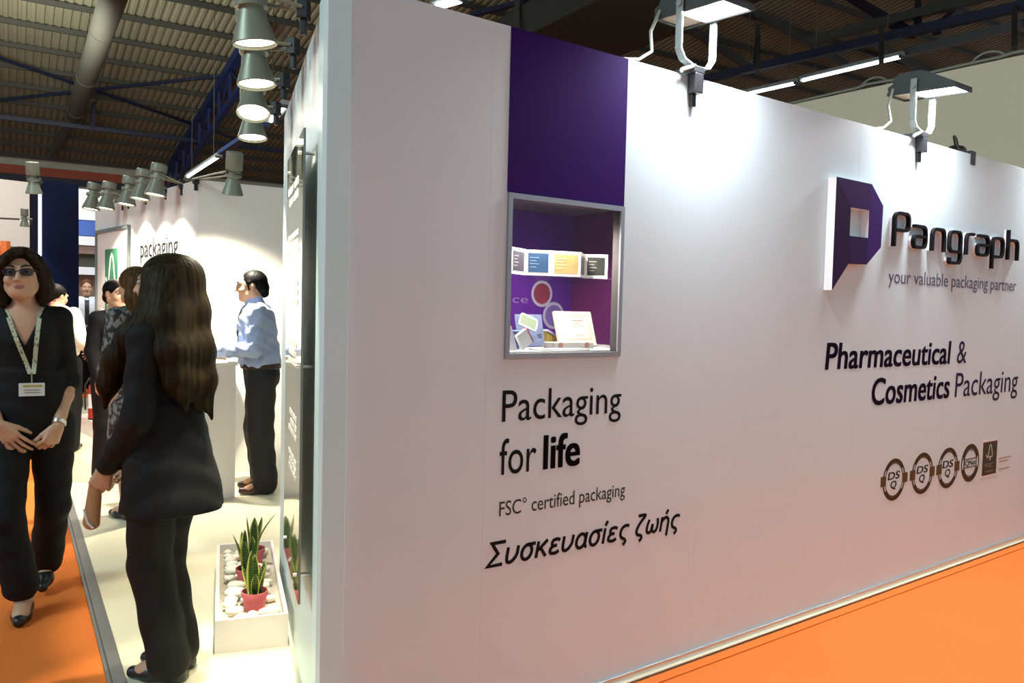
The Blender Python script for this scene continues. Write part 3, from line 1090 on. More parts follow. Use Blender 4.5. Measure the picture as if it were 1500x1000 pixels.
# accordion of framed cards on the glass shelf: one folded leaflet
zz2 = lambda x, y, off: W(740 + x / 9.375, 350 + y / 9.375, off)
lf = thing('folded_leaflet', 'zigzag row of five white-edged picture cards on the glass shelf', 'leaflet')
panels = [(85, 275, (0.03, 0.028, 0.04), -0.12, -0.19), (275, 635, (0.030, 0.085, 0.19), -0.19, -0.155), (635, 1035, (0.62, 0.36, 0.14), -0.155, -0.13), (1035, 1090, (0.10, 0.07, 0.08), -0.13, -0.21), (1090, 1410, (0.018, 0.018, 0.014), -0.21, -0.15)]
hgt = abs(zz2(480, 150, -0.25)[1] - zz2(480, 490, -0.25)[1])
for (x0, x1, c, f0, f1) in panels:
    sA = zz2(x0, 320, f0)[0]
    sB = zz2(x1, 320, f1)[0]
    p, q = Vector((sA, 0, f0)), Vector((sB, 0, f1))
    d = (q - p)
    L = d.length
    d.normalize()
    nrm = Vector((-d.z, 0, d.x))
    if nrm.z < 0:
        nrm = -nrm
    Mx = MW @ Matrix(((d.x, 0, nrm.x, p.x), (0, 1, 0, sl_z + .0005), (d.z, 0, nrm.z, p.z), (0, 0, 0, 1)))
    k = obj('card', B((0, 0, -0.001), (L, hgt, 0.001), Mx), mat('card_white', (0.85, 0.83, 0.82), 0.4), lf)
    bb = min(0.012, L * .12)
    bm = bmesh.new()
    box(bm, (bb, 0.012, 0.001), (L - bb, hgt - .012, 0.0016), Mx)
    obj('picture', bm, mat('card_pic_%d' % x0, c, 0.35, noise=0.35, nscale=14), k)
    bm = bmesh.new()
    for j in range(4):
        y0 = .03 + j * .012
        box(bm, (bb + L * .06, y0, 0.0017), (bb + L * (.3 + .1 * (j % 2)), y0 + .004, 0.002), Mx)
    obj('print_line', bm, mat('card_print_%d' % x0, tuple(min(1, v * 2 + .12) for v in c), 0.5), k)

# things lying on the display board
zz3 = lambda x, y, off: W(730 + x / 7.895, 430 + y / 7.895, off)
zf = p0 + 0.0045


def upright_card(name, label, cat, x0, x1, ytop, off, c, th=0.004, lean=0.03, parent=None):
    sA, sB = zz3(x0, 600, off)[0], zz3(x1, 600, off)[0]
    zt = zz3((x0 + x1) / 2, ytop, off)[1]
    h = zt - zf
    t = thing(name, label, cat, (0, 0, 0))
    Mx = MW @ Matrix.Translation((sA, zf + .003, off)) @ Matrix.Rotation(-math.atan2(lean, h), 4, 'X')
    return t, Mx, sB - sA, h


t, Mx, wd_, h_ = upright_card('brochure', 'grey-blue brochure with a pale tray picture standing in the showcase', 'brochure', 228, 540, 240, -0.26, None)
obj('cover', B((0, 0.001, -0.004), (wd_, h_, 0), Mx), mat('cover_greyblue', (0.14, 0.16, 0.28), 0.4, noise=0.6, nscale=30), t)
bm = bmesh.new()
an = math.radians(-22)
path = rounded([(-.5, -.28), (.5, -.28), (.5, .28), (-.5, .28), (-.5, -.28)], 0.15, 4)
pts = [(wd_ * .48 + wd_ * .62 * (x * math.cos(an) - y * math.sin(an)), h_ * .76 + wd_ * .62 * (x * math.sin(an) + y * math.cos(an))) for x, y in path[:-1]]
prism(bm, pts, 0.0002, 0.0012, Mx)
obj('tray_picture', bm, mat('tray_green', (0.24, 0.29, 0.21), 0.4), t)
bm = bmesh.new()
ribbon(bm, pts, wd_ * .045, 0.0004, 0.0018, True, Mx)
obj('tray_rim', bm, mat('tray_rim', (0.72, 0.75, 0.82), 0.4), t)
bm = bmesh.new()
for j in range(3):
    box(bm, (wd_ * .76, h_ * (.26 + .05 * j), 0.0002), (wd_ * .92, h_ * (.275 + .05 * j), 0.001), Mx)
obj('print_line', bm, M_ink, t)

t, Mx, wd_, h_ = upright_card('certificate_book', 'large cream square booklet standing at the right in the showcase', 'booklet', 715, 1140, 195, -0.24, None, lean=0.05)
obj('cover', B((0, 0.001, -0.012), (wd_, h_, 0), Mx), mat('cover_cream', (0.84, 0.74, 0.60), 0.45), t)
bm = bmesh.new()
ribbon(bm, [(wd_ * .18, h_ * .2), (wd_ * .88, h_ * .2), (wd_ * .88, h_ * .88), (wd_ * .18, h_ * .88)], 0.003, 0.0002, 0.0008, True, Mx)
obj('cover_line', bm, mat('cover_line', (0.62, 0.44, 0.32), 0.5), t)
bm = bmesh.new()
for (x, y, ww, hh) in ((.45, .72, .28, .022), (.45, .65, .05, .018), (.55, .65, .08, .02), (.45, .58, .28, .012), (.48, .3, .07, .02), (.60, .3, .08, .015)):
    box(bm, (wd_ * x, h_ * y, 0.0002), (wd_ * (x + ww), h_ * (y + hh), 0.001), Mx)
obj('print_line', bm, mat('faint_brown', (0.40, 0.24, 0.20), 0.6), t)


def lying(name, label, cat, pts, z1, m, z0=None):
    pts = [(p[0], p[1]) for p in pts]
    bm = bmesh.new()
    Mx = MW @ Matrix(((1, 0, 0, 0), (0, 0, 1, 0), (0, 1, 0, 0), (0, 0, 0, 1)))     # (s, out, height)
    prism(bm, pts, z0 if z0 is not None else zf, z1, Mx)
    return tag(obj(name, bm, m), label, cat)


bx0, bx1 = zz3(612, 600, -0.15)[0], zz3(1062, 600, -0.15)[0]
t = thing('carton', 'long low white carton lying in front of the cream booklet', 'carton')
bm = bmesh.new()
ht = zz3(800, 560, -0.15)[1] - zf
box(bm, (bx0, zf, -0.20), (bx1, zf + ht, -0.13), MW, 0.002)
obj('carton_body', bm, mat('carton_white', (0.86, 0.80, 0.72), 0.45), t)
bm = bmesh.new()
prism(bm, ell_path((bx1 - .035, zf + ht * .55), .012, .012, 16), -0.1298, -0.1293, MW)
prism(bm, ell_path((bx0 + .03, zf + ht * .55), .012, .012, 16), -0.1298, -0.1293, MW)
obj('carton_mark', bm, mat('mark_pink', (0.62, 0.30, 0.24), 0.5), t)
a_ = zz3(360, 640, -0.10)[0]
lying('paper_sheet', 'white sheet lying flat at the front of the showcase', 'paper', [(a_, -0.05), (zz3(1050, 640, -.05)[0], -0.045), (zz3(1050, 640, -.05)[0], -0.125), (a_ + .02, -0.13)], zf + 0.004, mat('paper_white', (0.88, 0.86, 0.85), 0.5))
# tilted white pack with a red edge
q = zz3(290, 625, -0.12)
t = thing('tilted_pack', 'small white pack with red edge leaning at the front left of the showcase', 'pack')
Mx = MW @ Matrix.Translation((q[0], zf + 0.040, -0.12)) @ Matrix.Rotation(math.radians(32), 4, 'Z')
obj('pack_body', B((-.026, -.030, -.008), (.026, .030, .008), Mx, 0.001), mat('paper_white', (0.9, 0.9, 0.9)), t)
obj('pack_edge', B((.0262, -.030, -.008), (.031, .030, .008), Mx), mat('pack_red', (0.35, 0.03, 0.07), 0.5), t)
# small blue cup
q = zz3(190, 600, -0.17)
t = thing('blue_cup', 'small dark blue cup at the left end of the showcase', 'cup')
bm = bmesh.new()
lathe(bm, [(0.018, 0.0), (0.020, 0.02), (0.027, 0.068), (0.025, 0.068), (0.018, 0.02), (0.0, 0.006)], 20, MW @ Matrix.Translation((q[0], zf, -0.17)) @ Matrix.Rotation(-math.pi / 2, 4, 'X'))
obj('cup_body', bm, mat('cup_blue', (0.03, 0.06, 0.20), 0.3), t, 'angle')
bm = bmesh.new()
tube(bm, [MW @ Vector((q[0] + .026 * math.cos(a), zf + .069, -.17 + .026 * math.sin(a))) for a in [2 * math.pi * i / 20 for i in range(20)]], .0025, 6, True)
obj('cup_rim', bm, mat('cup_rim', (0.25, 0.35, 0.60), 0.3), t, 'angle')
# white cone-like stand at far left and gold pack behind the brochure
q = zz3(115, 600, -0.13)
bm = bmesh.new()
prism(bm, [(q[0] - .04, zf), (q[0] + .02, zf), (q[0] - .01, zf + .09), (q[0] - .03, zf + .09)], -0.16, -0.10, MW)
tag(obj('paper_tent', bm, mat('paper_white', (0.9, 0.9, 0.9))), 'white folded paper tent at the far left end inside the showcase', 'paper')
q0, q1 = zz3(545, 560, -0.33), zz3(690, 560, -0.33)
t = thing('gold_pack', 'yellow-brown pack with slanted top behind the grey-blue brochure', 'pack')
bm = bmesh.new()
hh = zz3(545, 420, -0.33)[1] - zf
prism(bm, [(q0[0], zf), (q1[0], zf), (q1[0], zf + hh * .5), (q0[0], zf + hh)], -0.36, -0.32, MW)
obj('pack_body', bm, mat('pack_gold', (0.33, 0.22, 0.04), 0.45, noise=0.5, nscale=30), t)
bm = bmesh.new()
ribbon(bm, [(q0[0], zf + hh), (q1[0], zf + hh * .5)], 0.008, -0.361, -0.317, False, MW)
obj('pack_top', bm, mat('pack_lilac', (0.45, 0.42, 0.65), 0.4), t)

# ================================================================== LAMPS


def spotlight(rim, clamp, label, s=1.0, aim=(0, 0, -1), group=None, power=60, col=(1, 0.86, 0.66), lit=True, angle=62, canh=.30):
    """can spotlight: rim = centre of its lit mouth, clamp = where its arm grips"""
    aim = Vector(aim).normalized()
    z = -aim
    x = Vector((1, 0, 0)) if abs(z.x) < .8 else Vector((0, 1, 0))
    y = z.cross(x).normalized()
    x = y.cross(z)
    M = Matrix(((x.x, y.x, z.x, 0), (x.y, y.y, z.y, 0), (x.z, y.z, z.z, 0), (0, 0, 0, 1))) @ Matrix.Scale(s, 4)
    t = thing('spotlight', label, 'spotlight', rim, group=group)
    bm = bmesh.new()
    lathe(bm, [(0.066, 0.006), (0.072, 0.0), (0.074, 0.004), (0.070, 0.018), (0.042, 0.105), (0.040, 0.118), (0.036, 0.118), (0.038, 0.104), (0.064, 0.016)], 28, M, cap=False)
    obj('reflector_cone', bm, M_lamp, t, 'angle')
    bm = bmesh.new()
    lathe(bm, [(0.040, 0.119), (0.054, 0.121), (0.055, 0.142), (0.040, 0.144)], 28, M)
    lathe(bm, [(0.034, 0.144), (0.034, 0.170)], 20, M)
    obj('collar', bm, M_lamp, t, 'angle')
    bm = bmesh.new()
    lathe(bm, [(0.040, 0.170), (0.056, 0.172), (0.058, 0.178), (0.058, canh - .008), (0.050, canh), (0.0, canh)], 28, M)
    obj('can', bm, M_lamp, t, 'angle')
    bm = bmesh.new()
    lathe(bm, [(0.0, 0.010), (0.0625, 0.010)], 24, M, cap=False)
    obj('lens', bm, M_glow if lit else M_lampd, t)
    hub = M @ Vector((0, 0, 0.156))
    cl = Vector(clamp) - Vector(rim)
    d = (cl - hub)
    sd_ = d.cross(UP).normalized()
    bm = bmesh.new()
    for k in (-1, 1):
        tube(bm, [hub + sd_ * 0.05 * s * k, hub + sd_ * 0.05 * s * k + d * .35, cl + sd_ * 0.02 * s * k], 0.007 * s, 8)
    obj('arm', bm, M_lamp, t, 'angle')
    bm = bmesh.new()
    dn = Vector((d.x, d.y, 0)).normalized()
    Mc = Matrix(((sd_.x, dn.x, 0, cl.x), (sd_.y, dn.y, 0, cl.y), (0, 0, 1, cl.z), (0, 0, 0, 1)))
    box(bm, (-.022 * s, -.022 * s, -.035 * s), (.022 * s, .016 * s, .03 * s), Mc, 0.004)
    box(bm, (-.012 * s, -.012 * s, -.085 * s), (.012 * s, .008 * s, -.035 * s), Mc, 0.003)
    obj('clamp', bm, M_black, t)
    if lit and power:
        l = spot('spot_light', Vector(rim) + aim * 0.02 * s, Vector(rim) + aim, power, col, angle, 0.9 if angle > 100 and power > 200 else 0.35, 0.03)
        l.parent = t
        l.matrix_parent_inverse = Matrix.Translation(-Vector(rim))
    return t


# row along the side wall of the stand
for i, (px, py, dep, ax, aim) in enumerate(((374, 66, 2.72, 446, (0.10, 0.08, -1)), (376, 125, 3.12, 432, (0.10, -0.04, -1)), (371, 167, 3.60, 424, (0.10, -0.36, -1)), (370, 203, 4.12, 416, (0.06, -0.10, -1)))):
    rim = D(px, py, dep)
    r_ = (rim - A0).dot(dR)
    cl = PR(max(0.02, r_ - 0.08), WH + 0.02, 0.035)
    spotlight(rim, cl, ['nearest and largest spotlight', 'second spotlight from the front', 'tilted spotlight with a wide lit mouth, third from the front', 'farthest spotlight'][i] + ' by the side wall', 1.0, aim, 'spotlights along the side wall', 140, (1, 0.90, 0.66), angle=46)
# five in front of the back left face
for i, (px, py) in enumerate(((133, 307), (155, 306), (185, 300), (205, 292), (227, 286))):
    rim = G(px, py, 2.33)
    tt = (rim - LE).dot(dL)
    cl = LE + dL * (tt + 0.02) + nL * 0.0 + UP * WH
    spotlight(rim, cl, ['first', 'second', 'third', 'fourth', 'fifth'][i] + ' from the left in the row of spotlights along the back wall', 1.12, tuple(nL * 0.14 - UP), 'spotlights along the back wall', 70, (1, 0.84, 0.68), angle=122, canh=.235)
rim = D(340, 285, 5.95)
tt = (rim - CB).dot(dB)
spotlight(rim, CB + dB * (tt - 0.12) + UP * WH, 'single spotlight above the man in the blue shirt', 1.05, tuple(-nB * 0.25 - UP), None, 400, (1, 0.88, 0.68), angle=118)
# lamp on the navy pillar and a small one at the far left
spotlight(D(50, 284, 9.6), D(58, 268, 9.95), 'grey spotlight with glowing mouth on top of the navy pillar', 1.25, (0, 0.1, -1), None, 40, (0.75, 0.85, 1), angle=60)
spotlight(D(36, 332, 9.3), D(46, 322, 10.1), 'small dark spotlight left of the navy pillar below the glowing one', 0.7, (0, 0, -1), None, 0)
bm = bmesh.new()
tube(bm, [D(-12, 319, 9.3), D(28, 321, 9.3)], 0.012, 6)
tag(obj('lamp_rail', bm, M_lampd), 'thin dark rail running to the small spotlight left of the navy pillar', 'rail')


def floodlight(s, label, first):
    t = thing('floodlight', label, 'floodlight', PW(s, WH, 0), group='floodlights clamped on the long wall')
    M = Matrix(((dW.x, nW.x, 0, 0), (dW.y, nW.y, 0, 0), (0, 0, 1, 0), (0, 0, 0, 1)))   # (along, out, up)
    # housing: wedge lid lying across the wall top, its mouth open downwards
    Mh = M @ Matrix.Translation((0, 0, .235)) @ Matrix.Rotation(math.radians(-3), 4, 'X')
    Mo = Mh @ Matrix(((0, 0, 1, 0), (1, 0, 0, 0), (0, 1, 0, 0), (0, 0, 0, 1)))       # (out, up, along)
    HW = .092
    bm = bmesh.new()
    prism(bm, [(-.125, .012), (.225, .012), (.228, .022), (.075, .098), (.02, .108), (-.075, .108), (-.10, .085), (-.105, .055), (-.132, .040)], -HW, HW, Mo)
    ribbon(bm, [(-HW + .004, -.128), (HW - .004, -.128), (HW - .004, .225), (-HW + .004, .225)], .008, -.004, .0135, True, Mh)
    obj('housing', bm, mat('flood_housing', (0.055, 0.060, 0.058), 0.45, 0.4), t)
    for k in (-.05, -.018, .018, .05):
        obj('cooling_fin', B((k - .003, -.075, .107), (k + .003, .03, .118), Mh), mat('flood_housing', (0.1, 0.1, 0.1)), t)
    obj('reflector', B((-HW + .009, -.123, .006), (HW - .009, -.015, .0115), Mh), mat('reflector_beige', (0.62, 0.52, 0.42), .35), t)
    obj('glass', B((-HW + .009, -.014, .003), (HW - .009, .220, .0115), Mh), M_flood, t, label='glowing glass')
    bm = bmesh.new()
    P = [M @ Vector(p) for p in ((-.102, .02, .30), (-.102, .02, .085), (-.078, .02, .05), (-.01, .02, .028), (.07, .02, .036), (.100, .02, .075), (.100, .02, .262))]
    for a, b in zip(P, P[1:]):
        bar(bm, a, b, 0.034, 0.006, up=dW if abs((b - a).normalized().z) > .5 else UP)
    for k in (-1, 1):
        tube(bm, [M @ Vector((k * .092, .02, .262)), M @ Vector((k * .112, .02, .262))], .014, 12)
    obj('yoke', bm, mat('yoke_metal', (0.30, 0.33, 0.33), 0.45, 0.3), t)
    bm = bmesh.new()
    box(bm, (-.03, -.10, -.005 + .008), (.03, .045, .032), M, .004)
    box(bm, (-.025, .004, -.075), (.025, .045, .005), M, .004)
    box(bm, (-.012, .004, -.125), (.012, .02, -.075), M, .003)
    obj('clamp', bm, M_black, t)
    bm = bmesh.new()
    lathe(bm, [(0.0, -.05), (.010, -.05), (.010, .03), (0, .03)], 10, M @ Matrix.Translation((-.045, .03, .02)) @ Matrix.Rotation(1.2, 4, 'Y'))
    obj('wing_screw', bm, mat('screw_metal', (0.5, 0.5, 0.45), .3, .8), t, 'angle')
    bm = bmesh.new()
    tube(bm, [M @ Vector(p) for p in ((-.088, -.10, .27), (-.15, -.09, .17), (-.17, -.06, .08), (-.24, -.06, .035), (-.36, -.06, .012))], .007, 8)
    obj('cable', bm, mat('cable_grey', (0.3, 0.3, 0.3)), t, 'angle')
    c = PW(s, WH + .220, .11)
    l = area('flood_light', c, PW(s + 0.02, WH - 0.9, 0.02), 0.24, FLOOD_W, (0.92, 0.96, 1.0), 0.14, 150)
    l.parent = t
    l.matrix_parent_inverse = Matrix.Translation(-PW(s, WH, 0))
    return t


FLOOD_W = 24
fs1 = W(1013, 106)[0]
fs2 = W(1344, 205)[0]
floodlight(fs1, 'floodlight clamped on the wall top right of the purple panel', True)
floodlight(fs2, 'floodlight clamped on the wall top above the raised emblem', False)
floodlight(fs2 + (fs2 - fs1), 'floodlight farthest along the wall top, towards the right end', False)
# black clip lamp farther along the wall top
s = W(1440, 232)[0]
t = thing('clip_lamp', 'small black clip lamp behind the wall top at the right edge', 'lamp', PW(s, WH, 0))
M = Matrix(((dW.x, nW.x, 0, 0), (dW.y, nW.y, 0, 0), (0, 0, 1, 0), (0, 0, 0, 1)))
bm = bmesh.new()
lathe(bm, [(0.0, .05), (.035, .045), (.045, .0), (.05, -.05), (.044, -.05), (.0, -.02)], 16, M @ Matrix.Translation((.0, -.15, .05)) @ Matrix.Rotation(1.3, 4, 'Y'))
obj('lamp_head', bm, M_black, t, 'angle')
bm = bmesh.new()
tube(bm, [M @ Vector(p) for p in ((.0, -.15, .08), (-.03, -.15, .13), (-.09, -.13, .13), (-.13, -.1, .07), (-.13, -.06, .0))], .009, 8)
obj('arm', bm, M_black, t, 'angle')
bm = bmesh.new()
box(bm, (-.16, -.10, -.06), (-.10, .0 - TH + TH - .001 + .006, .02), M @ Matrix.Translation((0, -.02, .0)) if False else M, .004)
obj('clamp', bm, M_black, t)

# ================================================================== GLASS INFO PANEL ON THE SIDE WALL
def hitR(px, py, off):
    return plane_hit(px, py, A0 + nR * off, nR)


_r0a, _r1a = (hitR(441, 500, 0.0) - A0).dot(dR), (hitR(441, 500, 0.05) - A0).dot(dR)
PO = 0.05 * (0.30 - _r0a) / (_r1a - _r0a)
print('PO', PO, _r0a, _r1a)
ra = (hitR(441, 500, PO) - A0).dot(dR)
rb = (hitR(418.5, 500, PO) - A0).dot(dR)
zt_ = (hitR(444, 188, PO)).z
zb3 = (hitR(437, 888, PO)).z
print('panel', ra, rb, zt_, zb3, RL)
t = thing('info_board', 'tall glossy grey-green info board standing off the side wall on metal pins', 'sign board')
obj('board', B((ra, zb3, PO - .008), (rb, zt_, PO), MR2, .001), mat('smoked_glass', (0.16, 0.185, 0.165), 0.08, 0.0, spec=0.9, coat=1), t)
for r_ in (ra + .13, rb - .08):
    for z_ in (zb3 + .06, (zb3 + zt_) / 2, zt_ - .06):
        bm = bmesh.new()
        tube(bm, [PR(r_, z_, -.011), PR(r_, z_, PO + .006)], .006, 10)
        obj('standoff_pin', bm, M_alu, t, 'angle')
random.seed(3)
ln = rb - ra
for (z0, z1, f0, f1, nl) in ((1.86, 1.95, .25, .75, 2), (1.66, 1.76, .2, .8, 3), (1.48, 1.58, .2, .7, 3), (1.26, 1.36, .25, .75, 3), (1.0, 1.10, .2, .6, 3), (.86, .94, .2, .6, 3)):
    bm = bmesh.new()
    for j in range(nl):
        za = z0 + (z1 - z0) * j / nl
        r_ = ra + ln * f0
        while r_ < ra + ln * f1:
            wd = random.uniform(.03, .09)
            box(bm, (r_, za, PO + .0003), (r_ + wd, za + (z1 - z0) / nl * .6, PO + .0012), MR2)
            r_ += wd + .02
    obj('text_block', bm, mat('print_white', (0.85, 0.85, 0.80), .5), t, label='white printed text lines')

# ================================================================== PLANTERS
pl0 = G(319, 958, PT)
pl1 = G(427.5, 952.5, PT)
plr = G(333, 797, PT + .14)
plr.z = PT
d_in = dR.copy()
pl0 = pl0 - Vector((d_in.y, -d_in.x, 0)) * 0.012
d_in.z = 0
d_in.normalize()
d_ac = Vector((d_in.y, -d_in.x, 0))
PWI = (pl1 - pl0).dot(d_ac) - 0.012
PLN = 1.10
PH = 0.142
MP = Matrix(((d_ac.x, d_in.x, 0, pl0.x), (d_ac.y, d_in.y, 0, pl0.y), (0, 0, 1, PT), (0, 0, 0, 1)))


def planter(M, w, l, h, label):
    t = thing('planter_box', label, 'planter', M.to_translation())
    Mi = Matrix.Translation(-M.to_translation()) @ M
    th = .016
    bm = bmesh.new()
    for lo, hi in (((0, 0, 0), (w, th, h)), ((0, l - th, 0), (w, l, h)), ((0, th, 0), (th, l - th, h)), ((w - th, th, 0), (w, l - th, h))):
        box(bm, lo, hi, Mi)
    obj('box_wall', bm, mat('planter_white', (0.80, 0.76, 0.74), .45), t)
    obj('filling', B((th, th, 0.001), (w - th, l - th, h - .05), Mi), mat('gravel_bed', (0.55, 0.5, 0.42), .9, noise=.2, nscale=60), t)
    return t


planter(MP, PWI, PLN, PH, 'long white planter box on the floor against the info board')

# white pebbles: one shape, many copies of three meshes
stone_me = []
for k in range(4):
    bm = bmesh.new()
    bmesh.ops.create_icosphere(bm, subdivisions=2, radius=1)
    rs = random.Random(40 + k)
    ph = [rs.uniform(0, 6) for _ in range(6)]
    for v in bm.verts:
        f = 1 + .16 * math.sin(3 * v.co.x + ph[0]) + .14 * math.sin(4 * v.co.y + ph[1]) + .1 * math.sin(5 * v.co.z + ph[2])
        v.co *= f
        v.co.x *= 1.15
        v.co.z *= .68
    me = bpy.data.meshes.new('pebble')
    bm.to_mesh(me)
    bm.free()
    me.polygons.foreach_set('use_smooth', [True] * len(me.polygons))
    me.materials.append(mat('pebble_white', (0.84, 0.80, 0.70), .7, noise=.08, nscale=3))
    stone_me.append(me)
pots = [(PWI * .56, .22), (PWI * .50, .55), (PWI * .62, .86)]
rs = random.Random(11)
stones = []
tries = 0
while len(stones) < 130 and tries < 6000:
    tries += 1
    r = rs.uniform(.022, .042)
    x, y = rs.uniform(.018 + r * 1.5, PWI - .018 - r * 1.5), rs.uniform(.018 + r * 1.5, PLN - .018 - r * 1.5)
    if any(math.hypot(x - a, y - b) < .055 + r * 1.15 for a, b in pots):
        continue
    if any(math.hypot(x - a, y - b) < (r + c) * .98 for a, b, c in stones):
        continue
    stones.append((x, y, r))
for i, (x, y, r) in enumerate(stones):
    o = bpy.data.objects.new('pebble', stone_me[i % 4])
    COL.objects.link(o)
    p = MP @ Vector((x, y, PH - .05 + r * .92))
    o.location = p
    o.scale = (r, r, r)
    o.rotation_euler = (0, 0, rs.uniform(0, 6))
    tag(o, 'white pebble lying in the long planter around the pots', 'pebble', 'white pebbles in the planter')


def blade_mesh(L, w, bend, twist, seed):
    """sword-shaped leaf growing up z, green middle and yellow margins"""
    bm = bmesh.new()
    N = 12
    rows = []
    for i in range(N + 1):
        f = i / N
        ww = w * (0.55 + 0.75 * f - 1.25 * f ** 3.2) if i < N else 0.0006
        ww = max(ww, .0006)
        z = L * f
        y = bend * f * f * L
        a = twist * f
        row = []
        for q in (-1, -.72, 0, .72, 1):
            xx = q * ww
            yy = abs(q) ** 2 * ww * .45
            row.append(bm.verts.new((xx * math.cos(a) - yy * math.sin(a), y + xx * math.sin(a) + yy * math.cos(a), z)))
        rows.append(row)
    for a, b in zip(rows, rows[1:]):
        for k in range(4):
            f = bm.faces.new([a[k], a[k + 1], b[k + 1], b[k]])
            f.material_index = 1 if k in (0, 3) else 0
    r = bmesh.ops.solidify(bm, geom=list(bm.faces), thickness=.0025)
    return bm


def leaf_material():
    m = mat('leaf_green', (0.05, 0.13, 0.03), .4)
    nt = m.node_tree
    if 'Wave Texture' in nt.nodes:
        return m
    tc = nt.nodes.new('ShaderNodeTexCoord')
    wv = nt.nodes.new('ShaderNodeTexWave')
    wv.bands_direction = 'Z'
    wv.inputs['Scale'].default_value = 28
    wv.inputs['Distortion'].default_value = 5
    wv.inputs['Detail'].default_value = 2
    cr = nt.nodes.new('ShaderNodeValToRGB')
    cr.color_ramp.elements[0].color = (0.025, 0.075, 0.018, 1)
    cr.color_ramp.elements[1].color = (0.14, 0.26, 0.07, 1)
    nt.links.new(tc.outputs['Object'], wv.inputs['Vector'])
    nt.links.new(wv.outputs['Fac'], cr.inputs[0])
    nt.links.new(cr.outputs[0], nt.nodes['Principled BSDF'].inputs['Base Color'])
    return m


M_leaf = leaf_material()
M_leafy = mat('leaf_margin', (0.50, 0.50, 0.10), .45)
M_soil = mat('soil', (0.05, 0.03, 0.02), .9)


def snake_plant(p, label, leaves, pot_r=.055, pot_h=.085, s=1.0, potcol=None):
    t = thing('snake_plant', label, 'potted plant', p)
    bm = bmesh.new()
    lathe(bm, [(pot_r * .78, 0), (pot_r * .95, pot_h * .72), (pot_r * 1.06, pot_h * .74), (pot_r * 1.08, pot_h), (pot_r * .98, pot_h), (pot_r * .94, pot_h * .8)], 28)
    obj('pot', bm, potcol or mat('pot_pink', (0.62, 0.13, 0.15), .5), t, 'angle')
    bm = bmesh.new()
    lathe(bm, [(pot_r * .945, pot_h * .83), (0, pot_h * .86)], 24, cap=False)
    obj('soil', bm, M_soil, t)
    for i, (ang, rr, L, w, bend, tw) in enumerate(leaves):
        bm = blade_mesh(L * s, w * s * 1.2, bend, tw, i)
        Mx = Matrix.Rotation(ang, 4, 'Z') @ Matrix.Translation((0, rr, pot_h * .84))
        for v in bm.verts:
            v.co = Mx @ v.co
        obj('leaf', bm, [M_leaf, M_leafy], t, True)
    return t


zp = PT + PH - .049
base = [Vector((MP @ Vector((a, b, 0))).xy.to_3d()) + UP * zp for a, b in pots]
rz = math.radians
snake_plant(base[0], 'snake plant in a pink pot, nearest one in the long planter', [(rz(20), .01, .17, .024, .05, .3), (rz(150), .015, .20, .026, .02, -.2), (rz(260), .02, .15, .024, .25, .3), (rz(80), .02, .12, .022, .35, 0), (rz(320), .012, .135, .022, .3, .2), (rz(200), .022, .11, .02, .4, .1)])
snake_plant(base[1], 'bushier snake plant in the middle of the long planter', [(rz(40), .012, .17, .026, .45, .2), (rz(75), .01, .20, .027, .05, -.2), (rz(100), .02, .18, .026, .3, .2), (rz(170), .014, .16, .026, .2, .3), (rz(250), .018, .17, .024, .2, -.2), (rz(330), .01, .16, .024, .1, .2)])
snake_plant(base[2], 'snake plant in a pink pot at the far end of the long planter', [(rz(10), .01, .17, .024, .1, .3), (rz(110), .014, .185, .025, .12, 0), (rz(200), .014, .17, .024, .1, .2), (rz(280), .016, .20, .020, .5, .1), (rz(310), .01, .175, .024, .2, .2)])

# ================================================================== COUNTER
k0 = G(344, 728, PT)
k1 = G(310, 734.5, PT)
dk = (k1 - k0).normalized()
bk = Vector((-dk.y, dk.x, 0))
if bk.y < 0:
    bk = -bk
MK = Matrix(((dk.x, bk.x, 0, k0.x), (dk.y, bk.y, 0, k0.y), (0, 0, 1, PT), (0, 0, 0, 1)))
t = thing('reception_counter', 'plain white counter in front of the man in the blue shirt', 'counter', k0)
Mi = Matrix.Translation(-k0) @ MK
obj('counter_body', B((0.0, 0, 0), (.40, .28, .985), Mi, .002), mat('counter_white', (0.80, 0.78, 0.74), .45), t)
obj('counter_top', B((-.012, -.012, .986), (.412, .292, 1.015), Mi, .004), mat('counter_top_white', (0.84, 0.82, 0.78), .3), t)
CT = PT + 1.015
q = G(327, 521, CT)
bm = bmesh.new()
Mq = Matrix.Translation(q) @ Matrix.Rotation(-.5, 4, 'Z')
box(bm, (-.15, -.105, .0006), (.15, .105, .004), Mq)
tag(obj('leaflet', bm, mat('leaflet_lilac', (0.55, 0.50, 0.68), .5)), 'pale printed leaflet lying on the counter under the hands of the man', 'leaflet')

# ================================================================== POSTER AND WORD ON THE BACK LEFT FACE
fa, fb = L2(144, 400)[0], L2(190.5, 400)[0]
ftop = (L2(144, 340)[1] + L2(190, 332.5)[1]) / 2
t = thing('framed_poster', 'tall grey-framed white poster with a green tree emblem on the back wall', 'poster')
obj('poster_sheet', B((fa, .45, .001), (fb, ftop, .012), ML), mat('poster_white', (0.78, 0.74, 0.70), .5), t)
bm = bmesh.new()
ribbon(bm, [(fa, .45), (fb, .45), (fb, ftop), (fa, ftop)], .035, .0, .03, True, ML)
obj('poster_frame', bm, mat('poster_frame_grey', (0.20, 0.24, 0.24), .4, .5), t)
ga, gb = L2(156, 390)[0], L2(174.5, 390)[0]
gz1 = (L2(156, 366)[1] + L2(174, 363)[1]) / 2
gz0 = gz1 - (gb - ga) * 1.75
obj('green_emblem', B((ga, gz0, .0125), (gb, gz1, .015), ML), mat('emblem_green', (0.03, 0.17, 0.08), .5), t)
bm = bmesh.new()
